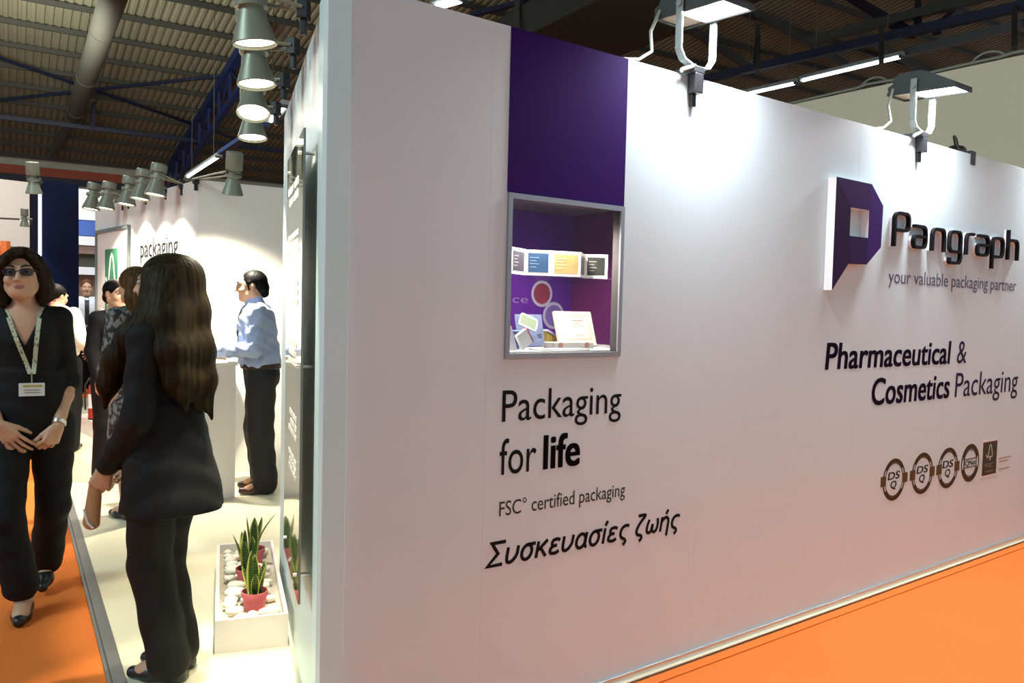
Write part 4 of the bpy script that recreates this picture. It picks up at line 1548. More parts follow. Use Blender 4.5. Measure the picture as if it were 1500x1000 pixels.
tree_mark(bm, ((ga + gb) / 2, gz1 - (gb - ga) * .55), (gb - ga) * .85, .0152, .0165, ML)
obj('tree_mark', bm, mat('print_white', (.8, .8, .8)), t)
lettering('letters', 'FSC', ML, ga + (gb - ga) * .18, gz0 + (gb - ga) * .30, gb - (gb - ga) * .18, (gb - ga) * .22, mat('print_white', (.8, .8, .8)), .03, out=.0165, parent=t)
sa, sb = L2(206, 375)[0], L2(261, 368)[0]
zz_ = L2(250, 373)[1]
o = lettering('wall_word', 'packaging', ML, sa, zz_, sb, .17, mat('ink_grey', (0.012, 0.012, 0.014), .7, spec=.1), 0.0, out=.004)
tag(o, 'dark grey single word on the back wall above the long-haired woman', 'lettering')

# ================================================================== FARTHER STANDS
P1, P2, P3, P4 = D(60, 500, 10.0), D(115.5, 500, 10.35), D(112, 500, 11.2), D(44, 500, 10.9)
bm = bmesh.new()
ZP = D(80, 265, 10.1).z
prism(bm, [P1, P2, P3, P4], 0.001, ZP)
tag(obj('navy_pillar', bm, M_navy), 'tall navy blue advertising pillar behind the visitors', 'pillar')
bm = bmesh.new()
tube(bm, [D(58.5, 375 + 200, 9.97), D(58.5, 283, 9.97)], .018, 8)
tag(obj('light_strip', bm, mat('strip_glow', (1, 1, 1), .5, emit=(.55, .75, 1.0), estr=5)), 'glowing upright strip on the left edge of the navy pillar', 'light strip')
# lit white stand beyond, far left
w0, w1 = D(-60, 262, 13.5), D(46, 264, 14.3)
bm = bmesh.new()
hgt = D(20, 262, 13.9).z
a, b = Vector((w0.x, w0.y, 0)), Vector((w1.x, w1.y, 0))
nn_ = Vector((-(b - a).y, (b - a).x, 0)).normalized()
z0_ = D(20, 360, 13.9).z
prism(bm, [a, b, b + nn_ * .2, a + nn_ * .2], z0_, hgt)
tag(obj('stand_fascia', bm, mat('fascia_white', (0.82, 0.78, 0.70), .6)), 'large white fascia of a far stand at the left edge of the picture', 'fascia')
area('far_stand_fill', D(15, 300, 11.5) + Vector((-.3, 0, 1.2)), D(15, 330, 13.8), .6, 60, (1, .96, .88))  # unseen fill light, no fixture modelled, brightens the far fascia
t = thing('shelf_unit', 'brown shelf unit under the white fascia at the far left', 'shelf')
bm = bmesh.new()
for zc_ in (z0_ - .05, z0_ - .35, z0_ - .7, z0_ - 1.1):
    prism(bm, [a, b, b + nn_ * .5, a + nn_ * .5], zc_ - .04, zc_)
obj('shelf_board', bm, mat('brown_board', (0.30, 0.17, 0.10), .6), t)
bm = bmesh.new()
prism(bm, [a + nn_ * .5, b + nn_ * .5, b + nn_ * .55, a + nn_ * .55], .001, z0_)
obj('shelf_back', bm, mat('shelf_back', (0.22, 0.14, 0.10), .6), t)
q = D(8, 372, 12.8)
tag(obj('orange_post', B((q.x - .05, q.y - .05, 0.001), (q.x + .05, q.y + .05, D(8, 353, 12.8).z)), mat('post_orange', (0.75, 0.18, 0.04), .5)), 'orange post behind the head of the woman in black at far left', 'post')

# stand seen in the gap between pillar and back wall
DS = 13.0
t = thing('product_stand', 'far white and blue product stand in the gap right of the navy pillar', 'display stand', D(125, 500, DS).xy.to_3d())
o_ = D(125, 500, DS).xy.to_3d()
dirx = eb
def slab(name, y0, y1, m, dep=.45, dx=0.0, off=0.0):
    z1, z0 = D(125, y0, DS).z, max(0.002, D(125, y1, DS).z)
    Mx = Matrix(((eb.x, ea.x, 0, 0), (eb.y, ea.y, 0, 0), (0, 0, 1, 0), (0, 0, 0, 1)))
    return obj(name, B((-.32 + dx, off, z0), (.42 + dx, off + dep, z1), Mx), m, t)
wht = mat('stand_white', (0.80, 0.82, 0.86), .5)
slab('header_panel', 277, 322, wht)
slab('blue_band', 323, 345, M_blit, .43)
slab('white_band', 346, 359, wht)
slab('brown_band', 360, 371, mat('stand_brown', (0.22, 0.14, 0.11), .6), .4, 0, .05)
slab('back_panel', 371, 440, mat('stand_olive', (0.10, 0.095, 0.06), .6), .05, 0, .42)
slab('shelf', 391, 402, wht, .43)
slab('brown_back', 403, 458, mat('stand_brown', (0.2, 0.1, 0.1)), .02, 0, .39)
slab('ledge', 458, 463, wht, .55, 0, -.1)
slab('plinth_panel', 464, 497, mat('stand_greywhite', (0.62, 0.62, 0.62), .5))
slab('dark_shelf', 498, 531, mat('stand_dark', (0.03, 0.05, 0.09), .4), .3, 0, .12)
slab('lower_panel', 532, 575, wht, .5, 0, -.05)
area('product_stand_fill', D(122, 380, 11.0) + Vector((0, 0, .6)), D(125, 520, DS), .4, 34, (.9, .95, 1))  # unseen area light without a fixture, aimed at the product stand
rs = random.Random(5)
for i in range(7):
    p = D(113 + i * 4.2, 529, DS - .02)
    hb = rs.uniform(.1, .26)
    bm = bmesh.new()
    box(bm, (-.018, -.02, 0), (.018, .02, hb), Matrix.Translation((p.x, p.y, D(125, 531.4, DS).z)), .003)
    tag(obj('product_pack', bm, mat('pack_tone_%d' % i, (rs.uniform(.05, .5), rs.uniform(.2, .55), rs.uniform(.4, .8)), .4)), 'small bluish pack standing on the dark shelf of the far product stand', 'pack', 'packs on the far product stand')

# low white plinth with extinguisher and plant
e0 = G(112, 629, PT)
e1_ = G(150, 649, PT)
dq = (e1_ - e0).normalized()
bq = Vector((-dq.y, dq.x, 0))
if bq.y < 0:
    bq = -bq
MQ = Matrix(((dq.x, bq.x, 0, e0.x), (dq.y, bq.y, 0, e0.y), (0, 0, 1, PT), (0, 0, 0, 1)))
LQ = (e1_ - e0).length
HQ = G(112, 629, PT)
hq = .17
t = tag(obj('low_plinth', B((0, 0, 0), (LQ, .122, hq), MQ, .003), mat('planter_white', (.8, .8, .8))), 'low white plinth on the floor carrying the fire extinguisher', 'plinth')
ex = MQ @ Vector((LQ * .47, .061, hq + .001))
t = thing('fire_extinguisher', 'red fire extinguisher with white label on the low white plinth', 'fire extinguisher', ex)
M_red = mat('extinguisher_red', (0.34, 0.028, 0.018), .3)
bm = bmesh.new()
R_ = .060
lathe(bm, [(R_ * .95, .0), (R_, .012), (R_, .31), (R_ * .9, .35), (R_ * .55, .385), (R_ * .3, .395), (R_ * .3, .41), (0, .41)], 28)
obj('cylinder', bm, M_red, t, 'angle')
bm = bmesh.new()
ring = []
vs_ = []
for i in range(15):
    a = math.radians(215 + i * 9)
    vs_.append((bm.verts.new((math.cos(a) * (R_ + .0012), math.sin(a) * (R_ + .0012), .12)), bm.verts.new((math.cos(a) * (R_ + .0012), math.sin(a) * (R_ + .0012), .27))))
for p, q in zip(vs_, vs_[1:]):
    bm.faces.new([p[0], q[0], q[1], p[1]])
obj('label', bm, mat('label_white', (0.75, 0.72, 0.70), .5), t, True)
bm = bmesh.new()
lathe(bm, [(.02, .41), (.02, .44), (.012, .45), (0, .45)], 14)
tube(bm, [(0, 0, .445), (.03, -.01, .47), (.075, -.02, .50)], .008, 8)
tube(bm, [(0, 0, .44), (.04, -.01, .445), (.07, -.02, .45)], .007, 8)
tube(bm, [(-.02, 0, .43), (-.05, -.01, .43), (-.085, -.02, .36), (-.088, -.02, .2), (-.085, -.02, .1)], .009, 8)
obj('valve_and_hose', bm, M_black, t, 'angle')
bm = bmesh.new()
lathe(bm, [(R_ * 1.04, .001), (R_ * 1.04, .014), (R_ * .9, .014)], 24)
obj('foot_ring', bm, M_black, t, 'angle')
pp = MQ @ Vector((LQ * .86, .060, hq + .001))
snake_plant(pp, 'yellow-green plant in a small terracotta pot beside the fire extinguisher', [(rz(30), .01, .20, .03, .25, .3), (rz(140), .012, .26, .03, .1, 0), (rz(250), .012, .22, .032, .3, .3), (rz(330), .01, .24, .03, .15, 0)], .045, .07, 1.0, mat('pot_terracotta', (0.36, 0.10, 0.05), .6))
q = G(114, 606, PT)
q = D(114, 500, 8.75)
bm = bmesh.new()
box(bm, (-.24, -.12, PT), (-.03, .12, D(114, 578, 8.75).z), Matrix.Translation((q.x, q.y, 0)), .008)
tag(obj('salmon_box', bm, mat('salmon', (0.80, 0.24, 0.14), .5)), 'salmon pink box standing left of the fire extinguisher', 'box')

# ================================================================== PEOPLE
# bodies, clothes and hair are grown as smooth distance fields and meshed once each


def sm(a, b, k):
    if k <= 0:
        return np.minimum(a, b)
    h = np.maximum(k - np.abs(a - b), 0) / k
    return np.minimum(a, b) - h * h * k * 0.25


def smax(a, b, k):
    return -sm(-a, -b, k)


class Sdf:
    def __init__(self):
        self.ops = []

    def add(self, fn, lo, hi, k=0.02, op='u'):
        self.ops.append((fn, np.array(lo, float), np.array(hi, float), k, op))
        return self

    def cone(self, a, b, ra, rb, k=0.02, op='u', sq=None):
        a, b = np.array(a, float), np.array(b, float)
        ba = b - a
        L2_ = float(ba @ ba) + 1e-12

        def fn(x, y, z):
            px, py, pz = x - a[0], y - a[1], z - a[2]
            if sq:
                px, py, pz = px / sq[0], py / sq[1], pz / sq[2]
                bb = ba / np.array(sq)
                l2 = float(bb @ bb) + 1e-12
            else:
                bb, l2 = ba, L2_
            t = np.clip((px * bb[0] + py * bb[1] + pz * bb[2]) / l2, 0, 1)
            return np.sqrt((px - t * bb[0]) ** 2 + (py - t * bb[1]) ** 2 + (pz - t * bb[2]) ** 2) - (ra + t * (rb - ra))
        r = max(ra, rb) * (max(sq) if sq else 1)
        return self.add(fn, np.minimum(a, b) - r, np.maximum(a, b) + r, k, op)

    def chain(self, pts, rs, k=0.02, op='u'):
        for p, q, r, s in zip(pts, pts[1:], rs, rs[1:]):
            self.cone(p, q, r, s, k, op)
        return self

    def ell(self, c, r, k=0.02, op='u', R=None):
        c, r = np.array(c, float), np.array(r, float)
        m = r.min()

        def fn(x, y, z):
            px, py, pz = x - c[0], y - c[1], z - c[2]
            if R is not None:
                px, py, pz = (px * R[0][0] + py * R[1][0] + pz * R[2][0], px * R[0][1] + py * R[1][1] + pz * R[2][1], px * R[0][2] + py * R[1][2] + pz * R[2][2])
            k0 = np.sqrt((px / r[0]) ** 2 + (py / r[1]) ** 2 + (pz / r[2]) ** 2)
            k1 = np.sqrt((px / r[0] ** 2) ** 2 + (py / r[1] ** 2) ** 2 + (pz / r[2] ** 2) ** 2)
            return k0 * (k0 - 1) / np.maximum(k1, 1e-9)
        e = r if R is None else np.array([r.max()] * 3)
        return self.add(fn, c - e, c + e, k, op)

    def loft(self, prof, k=0.02, op='u', p=2.0, round_=0.02):
        """prof rows (z, cx, cy, rx, ry) in rising z"""
        P = np.array(prof, float)
        zf = np.linspace(P[0, 0], P[-1, 0], 160)
        T = [np.interp(zf, P[:, 0], P[:, i]) for i in range(1, 5)]
        ker = np.hanning(15)
        ker /= ker.sum()
        T = [np.convolve(np.pad(t_, 7, mode='edge'), ker, 'valid') for t_ in T]

        def fn(x, y, z):
            cx, cy, rx, ry = [np.interp(z, zf, t_) for t_ in T]
            ex, ey = (x - cx) / rx, (y - cy) / ry
            if p == 2.0:
                k0 = np.sqrt(ex ** 2 + ey ** 2)
                k1 = np.sqrt((ex / rx) ** 2 + (ey / ry) ** 2)
                d = k0 * (k0 - 1) / np.maximum(k1, 1e-9)
            else:
                k0 = (np.abs(ex) ** p + np.abs(ey) ** p) ** (1 / p)
                d = (k0 - 1) * np.minimum(rx, ry)
            return smax(d, np.maximum(P[0, 0] - z, z - P[-1, 0]) + 0 * x + 0 * y, round_)
        lo = (P[:, 1] - P[:, 3]).min(), (P[:, 2] - P[:, 4]).min(), P[0, 0]
        hi = (P[:, 1] + P[:, 3]).max(), (P[:, 2] + P[:, 4]).max(), P[-1, 0]
        return self.add(fn, lo, hi, k, op)

    def warp(self, fn):
        """fn(x, y, z) added to the field everywhere"""
        self.ops.append((fn, None, None, 0, 'w'))
        return self

    def plane(self, n, d, k=0.0):
        """keep the side where n . p < d"""
        n = np.array(n, float)
        n /= np.linalg.norm(n)
        self.ops.append((lambda x, y, z: n[0] * x + n[1] * y + n[2] * z - d, None, None, k, 'i'))
        return self

    def cut(self, fn, k=0.0):
        """take away the region where fn < 0"""
        self.ops.append((lambda x, y, z: -fn(x, y, z), None, None, k, 'i'))
        return self

    def bounds(self):
        lo = np.min([o[1] for o in self.ops if o[4] == 'u'], axis=0)
        hi = np.max([o[2] for o in self.ops if o[4] == 'u'], axis=0)
        return lo, hi

    def field(self, h):
        lo, hi = self.bounds()
        lo, hi = lo - 4 * h - .005, hi + 4 * h + .005
        n = np.ceil((hi - lo) / h).astype(int) + 1
        ax = [(lo[i] + h * np.arange(n[i])).astype(np.float32) for i in range(3)]
        Fd = np.full(n, 0.3, np.float32)
        for fn, a, b, k, op in self.ops:
            if a is None:
                X, Y, Z = ax[0][:, None, None], ax[1][None, :, None], ax[2][None, None, :]
                v = fn(X, Y, Z)
                Fd = (Fd + v) if op == 'w' else smax(Fd, np.broadcast_to(v, Fd.shape), k)
                continue
            m = k + 3 * h
            i0 = [int(max(0, np.searchsorted(ax[i], a[i] - m) - 1)) for i in range(3)]
            i1 = [int(min(n[i], np.searchsorted(ax[i], b[i] + m) + 1)) for i in range(3)]
            if any(p >= q for p, q in zip(i0, i1)):
                continue
            sl = tuple(slice(p, q) for p, q in zip(i0, i1))
            v = fn(ax[0][sl[0]][:, None, None], ax[1][sl[1]][None, :, None], ax[2][sl[2]][None, None, :])
            if op == 'u':
                Fd[sl] = sm(Fd[sl], v, k)
            elif op == 's':
                Fd[sl] = smax(Fd[sl], -v, k)
        return Fd, lo, h

    def at(self, P):
        P = np.atleast_2d(np.array(P, float))
        x, y, z = P[:, 0], P[:, 1], P[:, 2]
        d = np.full(len(P), 0.3)
        for fn, a, b, k, op in self.ops:
            v = fn(x, y, z)
            d = sm(d, v, k) if op == 'u' else smax(d, -v, k) if op == 's' else d + v if op == 'w' else smax(d, v, k)
        return d

    def front(self, x, z, y0=-0.6, y1=0.3, n=400, off=0.0):
        """first surface met coming from the front (-y)"""
        ys = np.linspace(y0, y1, n)
        d = self.at(np.stack([np.full(n, x), ys, np.full(n, z)], 1))
        i = np.nonzero(d < off)[0]
        return ys[i[0]] if len(i) else None


def nets(Fd, lo, h):
    s = Fd < 0
    nx, ny, nz = Fd.shape
    cnt = np.zeros((nx - 1, ny - 1, nz - 1), np.uint8)
    cor = [(i, j, k) for i in (0, 1) for j in (0, 1) for k in (0, 1)]
    for i, j, k in cor:
        cnt += s[i:nx - 1 + i, j:ny - 1 + j, k:nz - 1 + k]
    C = np.argwhere((cnt > 0) & (cnt < 8))
    vid = np.full(cnt.shape, -1, np.int32)
    vid[C[:, 0], C[:, 1], C[:, 2]] = np.arange(len(C))
    val = {c: Fd[C[:, 0] + c[0], C[:, 1] + c[1], C[:, 2] + c[2]].astype(float) for c in cor}
    acc = np.zeros((len(C), 3))
    num = np.zeros(len(C))
    for c in cor:
        for ax_ in range(3):
            if c[ax_] == 0:
                d = list(c)
                d[ax_] = 1
                a, b = val[c], val[tuple(d)]
                m = (a < 0) != (b < 0)
                t = np.where(m, a / np.where(m, a - b, 1), 0)
                p = np.tile(np.array(c, float), (len(C), 1))
                p[:, ax_] += t
                acc += np.where(m[:, None], p, 0)
                num += m
    V = (C + acc / num[:, None]) * h + lo
    quads = []
    for ax_ in range(3):
        a = [slice(None)] * 3
        b = [slice(None)] * 3
        a[ax_], b[ax_] = slice(0, -1), slice(1, None)
        E_ = np.argwhere(s[tuple(a)] != s[tuple(b)])
        o = [q for q in range(3) if q != ax_]
        E_ = E_[(E_[:, o[0]] > 0) & (E_[:, o[1]] > 0) & (E_[:, o[0]] < Fd.shape[o[0]] - 1) & (E_[:, o[1]] < Fd.shape[o[1]] - 1)]
        flip = s[E_[:, 0], E_[:, 1], E_[:, 2]]
        if ax_ == 1:
            flip = ~flip
        q = []
        for du, dv in ((-1, -1), (0, -1), (0, 0), (-1, 0)):
            e = E_.copy()
            e[:, o[0]] += du
            e[:, o[1]] += dv
            q.append(vid[e[:, 0], e[:, 1], e[:, 2]])
        q = np.stack(q, 1)
        q[~flip] = q[~flip][:, ::-1]
        quads.append(q)
    Q = np.concatenate(quads)
    return V, Q[(Q >= 0).all(1)]


def grow(name, sdf, h, m, parent, label=None, slot=None):
    Fd, lo, h = sdf.field(h)
    V, Q = nets(Fd, lo, h)
    me = bpy.data.meshes.new(name)
    me.vertices.add(len(V))
    me.vertices.foreach_set('co', V.astype(np.float32).ravel())
    me.loops.add(len(Q) * 4)
    me.loops.foreach_set('vertex_index', Q.astype(np.int32).ravel())
    me.polygons.add(len(Q))
    me.polygons.foreach_set('loop_start', np.arange(0, len(Q) * 4, 4, dtype=np.int32))
    me.polygons.foreach_set('use_smooth', np.ones(len(Q), bool))
    if slot is not None:
        me.polygons.foreach_set('material_index', slot(V[Q].mean(1)).astype(np.int32))
    me.update(calc_edges=True)
    me.validate()
    return link(name, me, m, parent, label)


def skin(name, c):
    m = mat(name, c, .5, noise=.06, nscale=30)
    m.node_tree.nodes['Principled BSDF'].inputs['Subsurface Weight'].default_value = 0.08
    m.node_tree.nodes['Principled BSDF'].inputs['Subsurface Radius'].default_value = (.01, .004, .002)
    return m


def rot(yaw=0, pitch=0, roll=0):
    """head turn: yaw to the person's left, pitch nods down, roll tilts"""
    return np.array(Matrix.Rotation(yaw, 3, 'Z') @ Matrix.Rotation(pitch, 3, 'X') @ Matrix.Rotation(roll, 3, 'Y'))


def add_hand(S, w, d, n, right, curl=(.35, .5, .4), s=1.0, spread=.06, thumb=(.55, .75, .25), curls=None):
    """palm, four bent fingers and a thumb from wrist w; d points to the fingers, n out of the palm"""
    w, d, n = np.array(w, float), np.array(d, float), np.array(n, float)
    d /= np.linalg.norm(d)
    n -= d * (n @ d)
    n /= np.linalg.norm(n)
    t = np.cross(d, n) if right else np.cross(n, d)
    K = [w + d * (.083 - .004 * abs(i - 1) - (.008 if i == 3 else 0)) * s + t * (.030 - .0205 * i) * s for i in range(4)]
    for i in range(4):
        b = w + d * .012 * s + t * (.014 - .010 * i) * s
        S.cone(b, K[i], .0155 * s, .0115 * s, .012)
    S.cone(w + d * .03 * s + n * .006 * s, w + d * .065 * s + n * .007 * s, .016 * s, .014 * s, .012)
    Ls = ((.041, .025, .021), (.045, .028, .022), (.042, .026, .021), (.033, .019, .018))
    for i in range(4):
        p = K[i]
        a = 0
        sp = spread * (1.5 - i)
        cc = curls[i] if curls else curl
        for j, L in enumerate(Ls[i]):
            a += cc[j]
            dd = d * math.cos(a) + n * math.sin(a)
            dd = dd + t * sp * (1 - .2 * j)
            dd /= np.linalg.norm(dd)
            q = p + dd * L * s
            r0, r1 = (.0092 - .0009 * j) * s, (.0085 - .0012 * j) * s
            if i == 3:
                r0, r1 = r0 * .88, r1 * .88
            S.cone(p, q, r0, r1, .0035)
            p = q
    b = w + d * .020 * s + t * .020 * s + n * .008 * s
    v = t * thumb[0] + d * thumb[1] + n * thumb[2]
    v /= np.linalg.norm(v)
    q = b + v * .044 * s
    S.cone(b, q, .0155 * s, .0115 * s, .012)
    v2 = v * .75 + d * .45 + n * .15
    v2 /= np.linalg.norm(v2)
    q2 = q + v2 * .032 * s
    S.cone(q, q2, .0108 * s, .0095 * s, .004)
    v3 = v2 * .8 + d * .4 + n * .25
    v3 /= np.linalg.norm(v3)
    S.cone(q2, q2 + v3 * .024 * s, .0095 * s, .0070 * s, .004)


class Person:
    def __init__(self, label, px, py, face_az, height, h=.006, female=True, ground=PT, root=None):
        self.s = height / 1.65
        self.h = h
        self.female = female
        p = root if root is not None else G(px, py, ground)
        self.root = p
        self.o = thing('person', label, 'person', (p.x, p.y, ground), math.pi - math.radians(face_az))
        self.B = Sdf()

    def local(self, P):
        """world point -> this person's own frame (facing -y)"""
        a = -self.o.rotation_euler.z
        d = Vector(P) - self.o.location
        return np.array((d.x * math.cos(a) - d.y * math.sin(a), d.x * math.sin(a) + d.y * math.cos(a), d.z))

    def body(self, lean=0.0, shift=0.0, head=(0, 0, 0), head_off=(0, 0, 0), armR=None, armL=None, legR=None, legL=None, handR=None, handL=None, wide=1.0):
        s, Bd = self.s, self.B
        f = self.female
        sx = lambda z: (shift * (z - .85), -lean * (z - .85))
        tor = [(.80, .15, .10, .0), (.88, .170, .118, .01), (.97, .152, .108, .005), (1.06, .128, .094, 0), (1.16, .138, .102, -.003), (1.24, .150, .116, -.012), (1.31, .158, .105, -.004), (1.365, .125, .082, .004), (1.40, .072, .060, .010)]
        if not f:
            tor = [(.80, .15, .11, .0), (.88, .162, .122, .01), (.97, .155, .122, -.003), (1.06, .152, .122, -.006), (1.16, .160, .122, -.004), (1.24, .172, .122, -.004), (1.31, .175, .110, .0), (1.365, .14, .088, .006), (1.40, .08, .065, .012)]
        self.tor = [(z * s, sx(z)[0] * s, (c + sx(z)[1]) * s, rx * s * wide, ry * s * wide) for z, rx, ry, c in tor]
        Bd.loft(self.tor, .03, round_=.04)
        shw = (.160 if f else .180) * s * wide
        c = np.array((*sx(1.34), 1.34)) * s
        self.shR, self.shL = c + (-shw, .008 * s, 0), c + (shw, .008 * s, 0)
        Bd.cone(self.shR, self.shL, .046 * s, .046 * s, .05)
        # neck and head
        nb = np.array((sx(1.38)[0], sx(1.38)[1] + .012, 1.37)) * s
        ho = np.array(head_off, float) * s
        hc = np.array((sx(1.5)[0], sx(1.5)[1] - .022, 1.545)) * s + ho
        self.hc = hc
        self.R = rot(*head)
        R = self.R
        Bd.cone(nb, hc + R @ np.array((0, .012, -.075)) * s, (.052 if f else .06) * s, (.047 if f else .055) * s, .025)
        q = lambda x, y, z: hc + R @ np.array((x, y, z)) * s
        self.q = q
        Bd.ell(q(0, .016, .022), np.array((.074, .094, .086)) * s, .01, R=R)
        Bd.ell(q(0, -.030, -.030), np.array((.057, .066, .079)) * s, .03, R=R)
        Bd.cone(q(0, -.062, -.086), q(0, -.072, -.090), .026 * s, .022 * s, .03)
        for e in (-1, 1):
            Bd.cone(q(e * .055, .0, -.055), q(e * .025, -.055, -.088), .022 * s, .022 * s, .03)
            Bd.ell(q(e * .038, -.068, -.030), np.array((.024, .020, .020)) * s, .02, R=R)
            Bd.cone(q(e * .012, -.089, .026), q(e * .045, -.076, .024), .009 * s, .008 * s, .014)
            Bd.ell(q(e * .031, -.099, .006), np.array((.019, .014, .012)) * s, .012, 's', R=R)
            Bd.ell(q(e * .074, .008, -.008), np.array((.010, .018, .030)) * s, .008, R=R)
        Bd.cone(q(0, -.090, .012), q(0, -.112, -.026), .0085 * s, .011 * s, .010)
        for e in (-1, 1):
            Bd.ell(q(e * .012, -.099, -.029), np.array((.009, .010, .008)) * s, .006, R=R)
        self.mouth = q(0, -.093, -.058)
        Bd.cone(q(-.019, -.086, -.0565), q(.019, -.086, -.0565), .0065 * s, .0065 * s, .006)
        Bd.cone(q(-.015, -.086, -.0665), q(.015, -.086, -.0665), .0075 * s, .0075 * s, .006)
        Bd.cone(q(-.022, -.100, -.0612), q(.022, -.100, -.0612), .0026 * s, .0026 * s, .004, 's')
        # arms
        for sh, arm, right in ((self.shR, armR, True), (self.shL, armL, False)):
            e_, w_ = np.array(arm[0], float), np.array(arm[1], float)
            m1 = sh * .5 + e_ * .5
            Bd.chain([sh, m1, e_], [.046 * s, .042 * s, .034 * s], .02)
            m2 = e_ * .65 + w_ * .35
            Bd.chain([e_, m2, w_], [.034 * s, .034 * s, .0225 * s], .02)
            hp = handR if right else handL
            if hp:
                add_hand(Bd, w_, hp[0], hp[1], right, s=s * (1.0 if f else 1.08), **(hp[2] if len(hp) > 2 else {}))
        # legs
        self.legs = []
        for e, leg in ((-1, legR), (1, legL)):
            hip = np.array((e * .088, .0, .84)) * s
            kn, an, toe = [np.array(v, float) for v in leg]
            self.legs.append((hip, kn, an, toe))
            Bd.chain([hip, hip * .5 + kn * .5, kn], [.092 * s, .075 * s, .053 * s], .03)
            cf = kn * .68 + an * .32 + np.array((0, .014, 0)) * s
            Bd.chain([kn, cf, an], [.052 * s, .052 * s, .034 * s], .03)
            fd = toe - an
            fd[2] = 0
            fd /= np.linalg.norm(fd)
            heel = an - fd * .03 * s
            heel[2] = max(an[2] - .045 * s, .02)
            Bd.cone(an, heel, .034 * s, .026 * s, .015)
            mid = an * .4 + toe * .6
            mid[2] = max(toe[2], .022 * s) + .014
            Bd.chain([an - np.array((0, 0, .008)), mid, toe], [.033 * s, .032 * s, .019 * s], .02)

    def arms(self, S, end, r0=.056, r1=.045, r2=.034, which=(True, True), k=.02, cuff=0):
        """sleeves: end 0..1 upper arm, 1..2 forearm"""
        for sh, arm, on in ((self.shR, self.aR, which[0]), (self.shL, self.aL, which[1])):
            if not on:
                continue
            e_, w_ = np.array(arm[0], float), np.array(arm[1], float)
            s = self.s
            if end <= 1:
                S.cone(sh, sh + (e_ - sh) * end, r0 * s, (r0 + (r1 - r0) * end) * s, k)
            else:
                S.cone(sh, e_, r0 * s, r1 * s, k)
                S.cone(e_, e_ + (w_ - e_) * (end - 1), r1 * s, (r1 + (r2 - r1) * (end - 1)) * s, k)

    def finish(self, m):
        q, s, R = self.q, self.s, self.R
        Ri = np.linalg.inv(R)

        def slot(P):
            L = (P - self.hc) @ Ri.T / s
            lip = (((L[:, 0] / .0205) ** 2 + ((L[:, 2] + .0615) / .0095) ** 2) < 1) & (L[:, 1] < -.080)
            return np.where(lip, 1, 0)
        return grow('body', self.B, self.h, m, self.o, slot=slot)

    def eyes(self, brow=True, iris=(0.03, 0.018, 0.01), browcol=(0.02, 0.012, 0.008)):
        q, s = self.q, self.s
        for e in (-1, 1):
            M = Matrix.Translation(self_v(q(e * .0315, -.0800, .0055))) @ Matrix(self.R.tolist()).to_4x4() @ Matrix.Rotation(math.pi / 2, 4, 'X')
            bm = bmesh.new()
            R_ = .0125 * s
            lathe(bm, [(0, -R_)] + [(R_ * math.sin(a), -R_ * math.cos(a)) for a in (.4, .8, 1.2, 1.6, 2.0, 2.3, 2.55)] + [(R_ * math.sin(2.75), -R_ * math.cos(2.75)), (0, R_)], 16, M)
            for f in bm.faces:
                z = (M.inverted() @ f.calc_center_median()).z
                f.material_index = 1 if z > R_ * .86 else 0
            obj('eye', bm, [mat('eye_white', (.36, .33, .30), .3), mat('iris_%d' % int(iris[0] * 1000), iris, .2)], self.o, True)
            if brow:
                bm = bmesh.new()
                tube(bm, [self_v(q(e * x, y, z)) for x, y, z in ((.012, -.0985, .027), (.028, -.094, .0335), (.043, -.083, .032), (.052, -.072, .027))], [.0036 * s, .0042 * s, .0034 * s, .0015 * s], 8)
                obj('eyebrow', bm, mat('brow_%d' % int(browcol[0] * 1000), browcol, .8), self.o, True)


def self_v(a):
    return Vector([float(v) for v in a])


def legs_cloth(S, P, r_hip=.098, r_knee=.070, r_hem=.075, hem=.06, k=.03, hips=True):
    s = P.s
    for hip, kn, an, toe in P.legs:
        d = an - kn
        t = max(0.0, min(1.0, (kn[2] - hem) / max(1e-6, kn[2] - an[2]))) if kn[2] > an[2] + .05 else .9
        he = kn + d * t
        S.cone(hip, kn, r_hip * s, r_knee * s, k)
        S.cone(kn, he, r_knee * s, r_hem * s, k)
    if hips:
        S.loft([r for r in [(z, cx, cy, rx + .008, ry + .008) for z, cx, cy, rx, ry in P.tor] if r[0] < 1.02 * s], .03, round_=.03)


def shoe(P, i, m, top=None, heel=.02, name='shoe', cover=1.0, label=None):
    """low shoe around one foot: sole, toe cap and heel cup with an open instep"""
    hip, kn, an, toe = P.legs[i]
    s = P.s
    fd = toe - an
    pitch = fd[2]
    f2 = np.array((fd[0], fd[1], 0))
    f2 /= np.linalg.norm(f2)
    S = Sdf()
    hl = an - f2 * .032 * s
    hl[2] = max(an[2] - .05 * s, .022)
    tp = toe.copy()
    tp[2] = max(tp[2], .022)
    md = hl * .42 + tp * .58
    S.cone(hl, md, .033 * s, .036 * s, .03)
    S.cone(md, tp, .036 * s, .024 * s, .03)
    S.cone(hl, hl + np.array((0, 0, .02 * s)), .034 * s, .031 * s, .02)
    if cover > 0:
        c = an + f2 * .035 * s
        c[2] = hl[2] + (.055 if cover < 1 else .09) * s
        S.ell(c, np.array((.040, .040, .034)) * s, .012, 's')
    S.plane((0, 0, -1), -(max(0.004, min(hl[2], tp[2]) - .026)))
    S.plane((0, 0, 1), max(hl[2], tp[2]) + .036 * s)
    return grow(name, S, min(P.h, .006), m, P.o, label)


def strands(cx, cy, amp, n, wob=6.0):
    """fine vertical grooves that run round a head of hair"""
    def fn(x, y, z):
        a = np.arctan2(y - cy, x - cx)
        return amp * (np.sin(a * n + 2.0 * np.sin(z * wob)) * .6 + np.sin(a * n * 2.3 + 1.3 + 3 * np.sin(z * wob * .7 + 1)) * .4)
    return fn


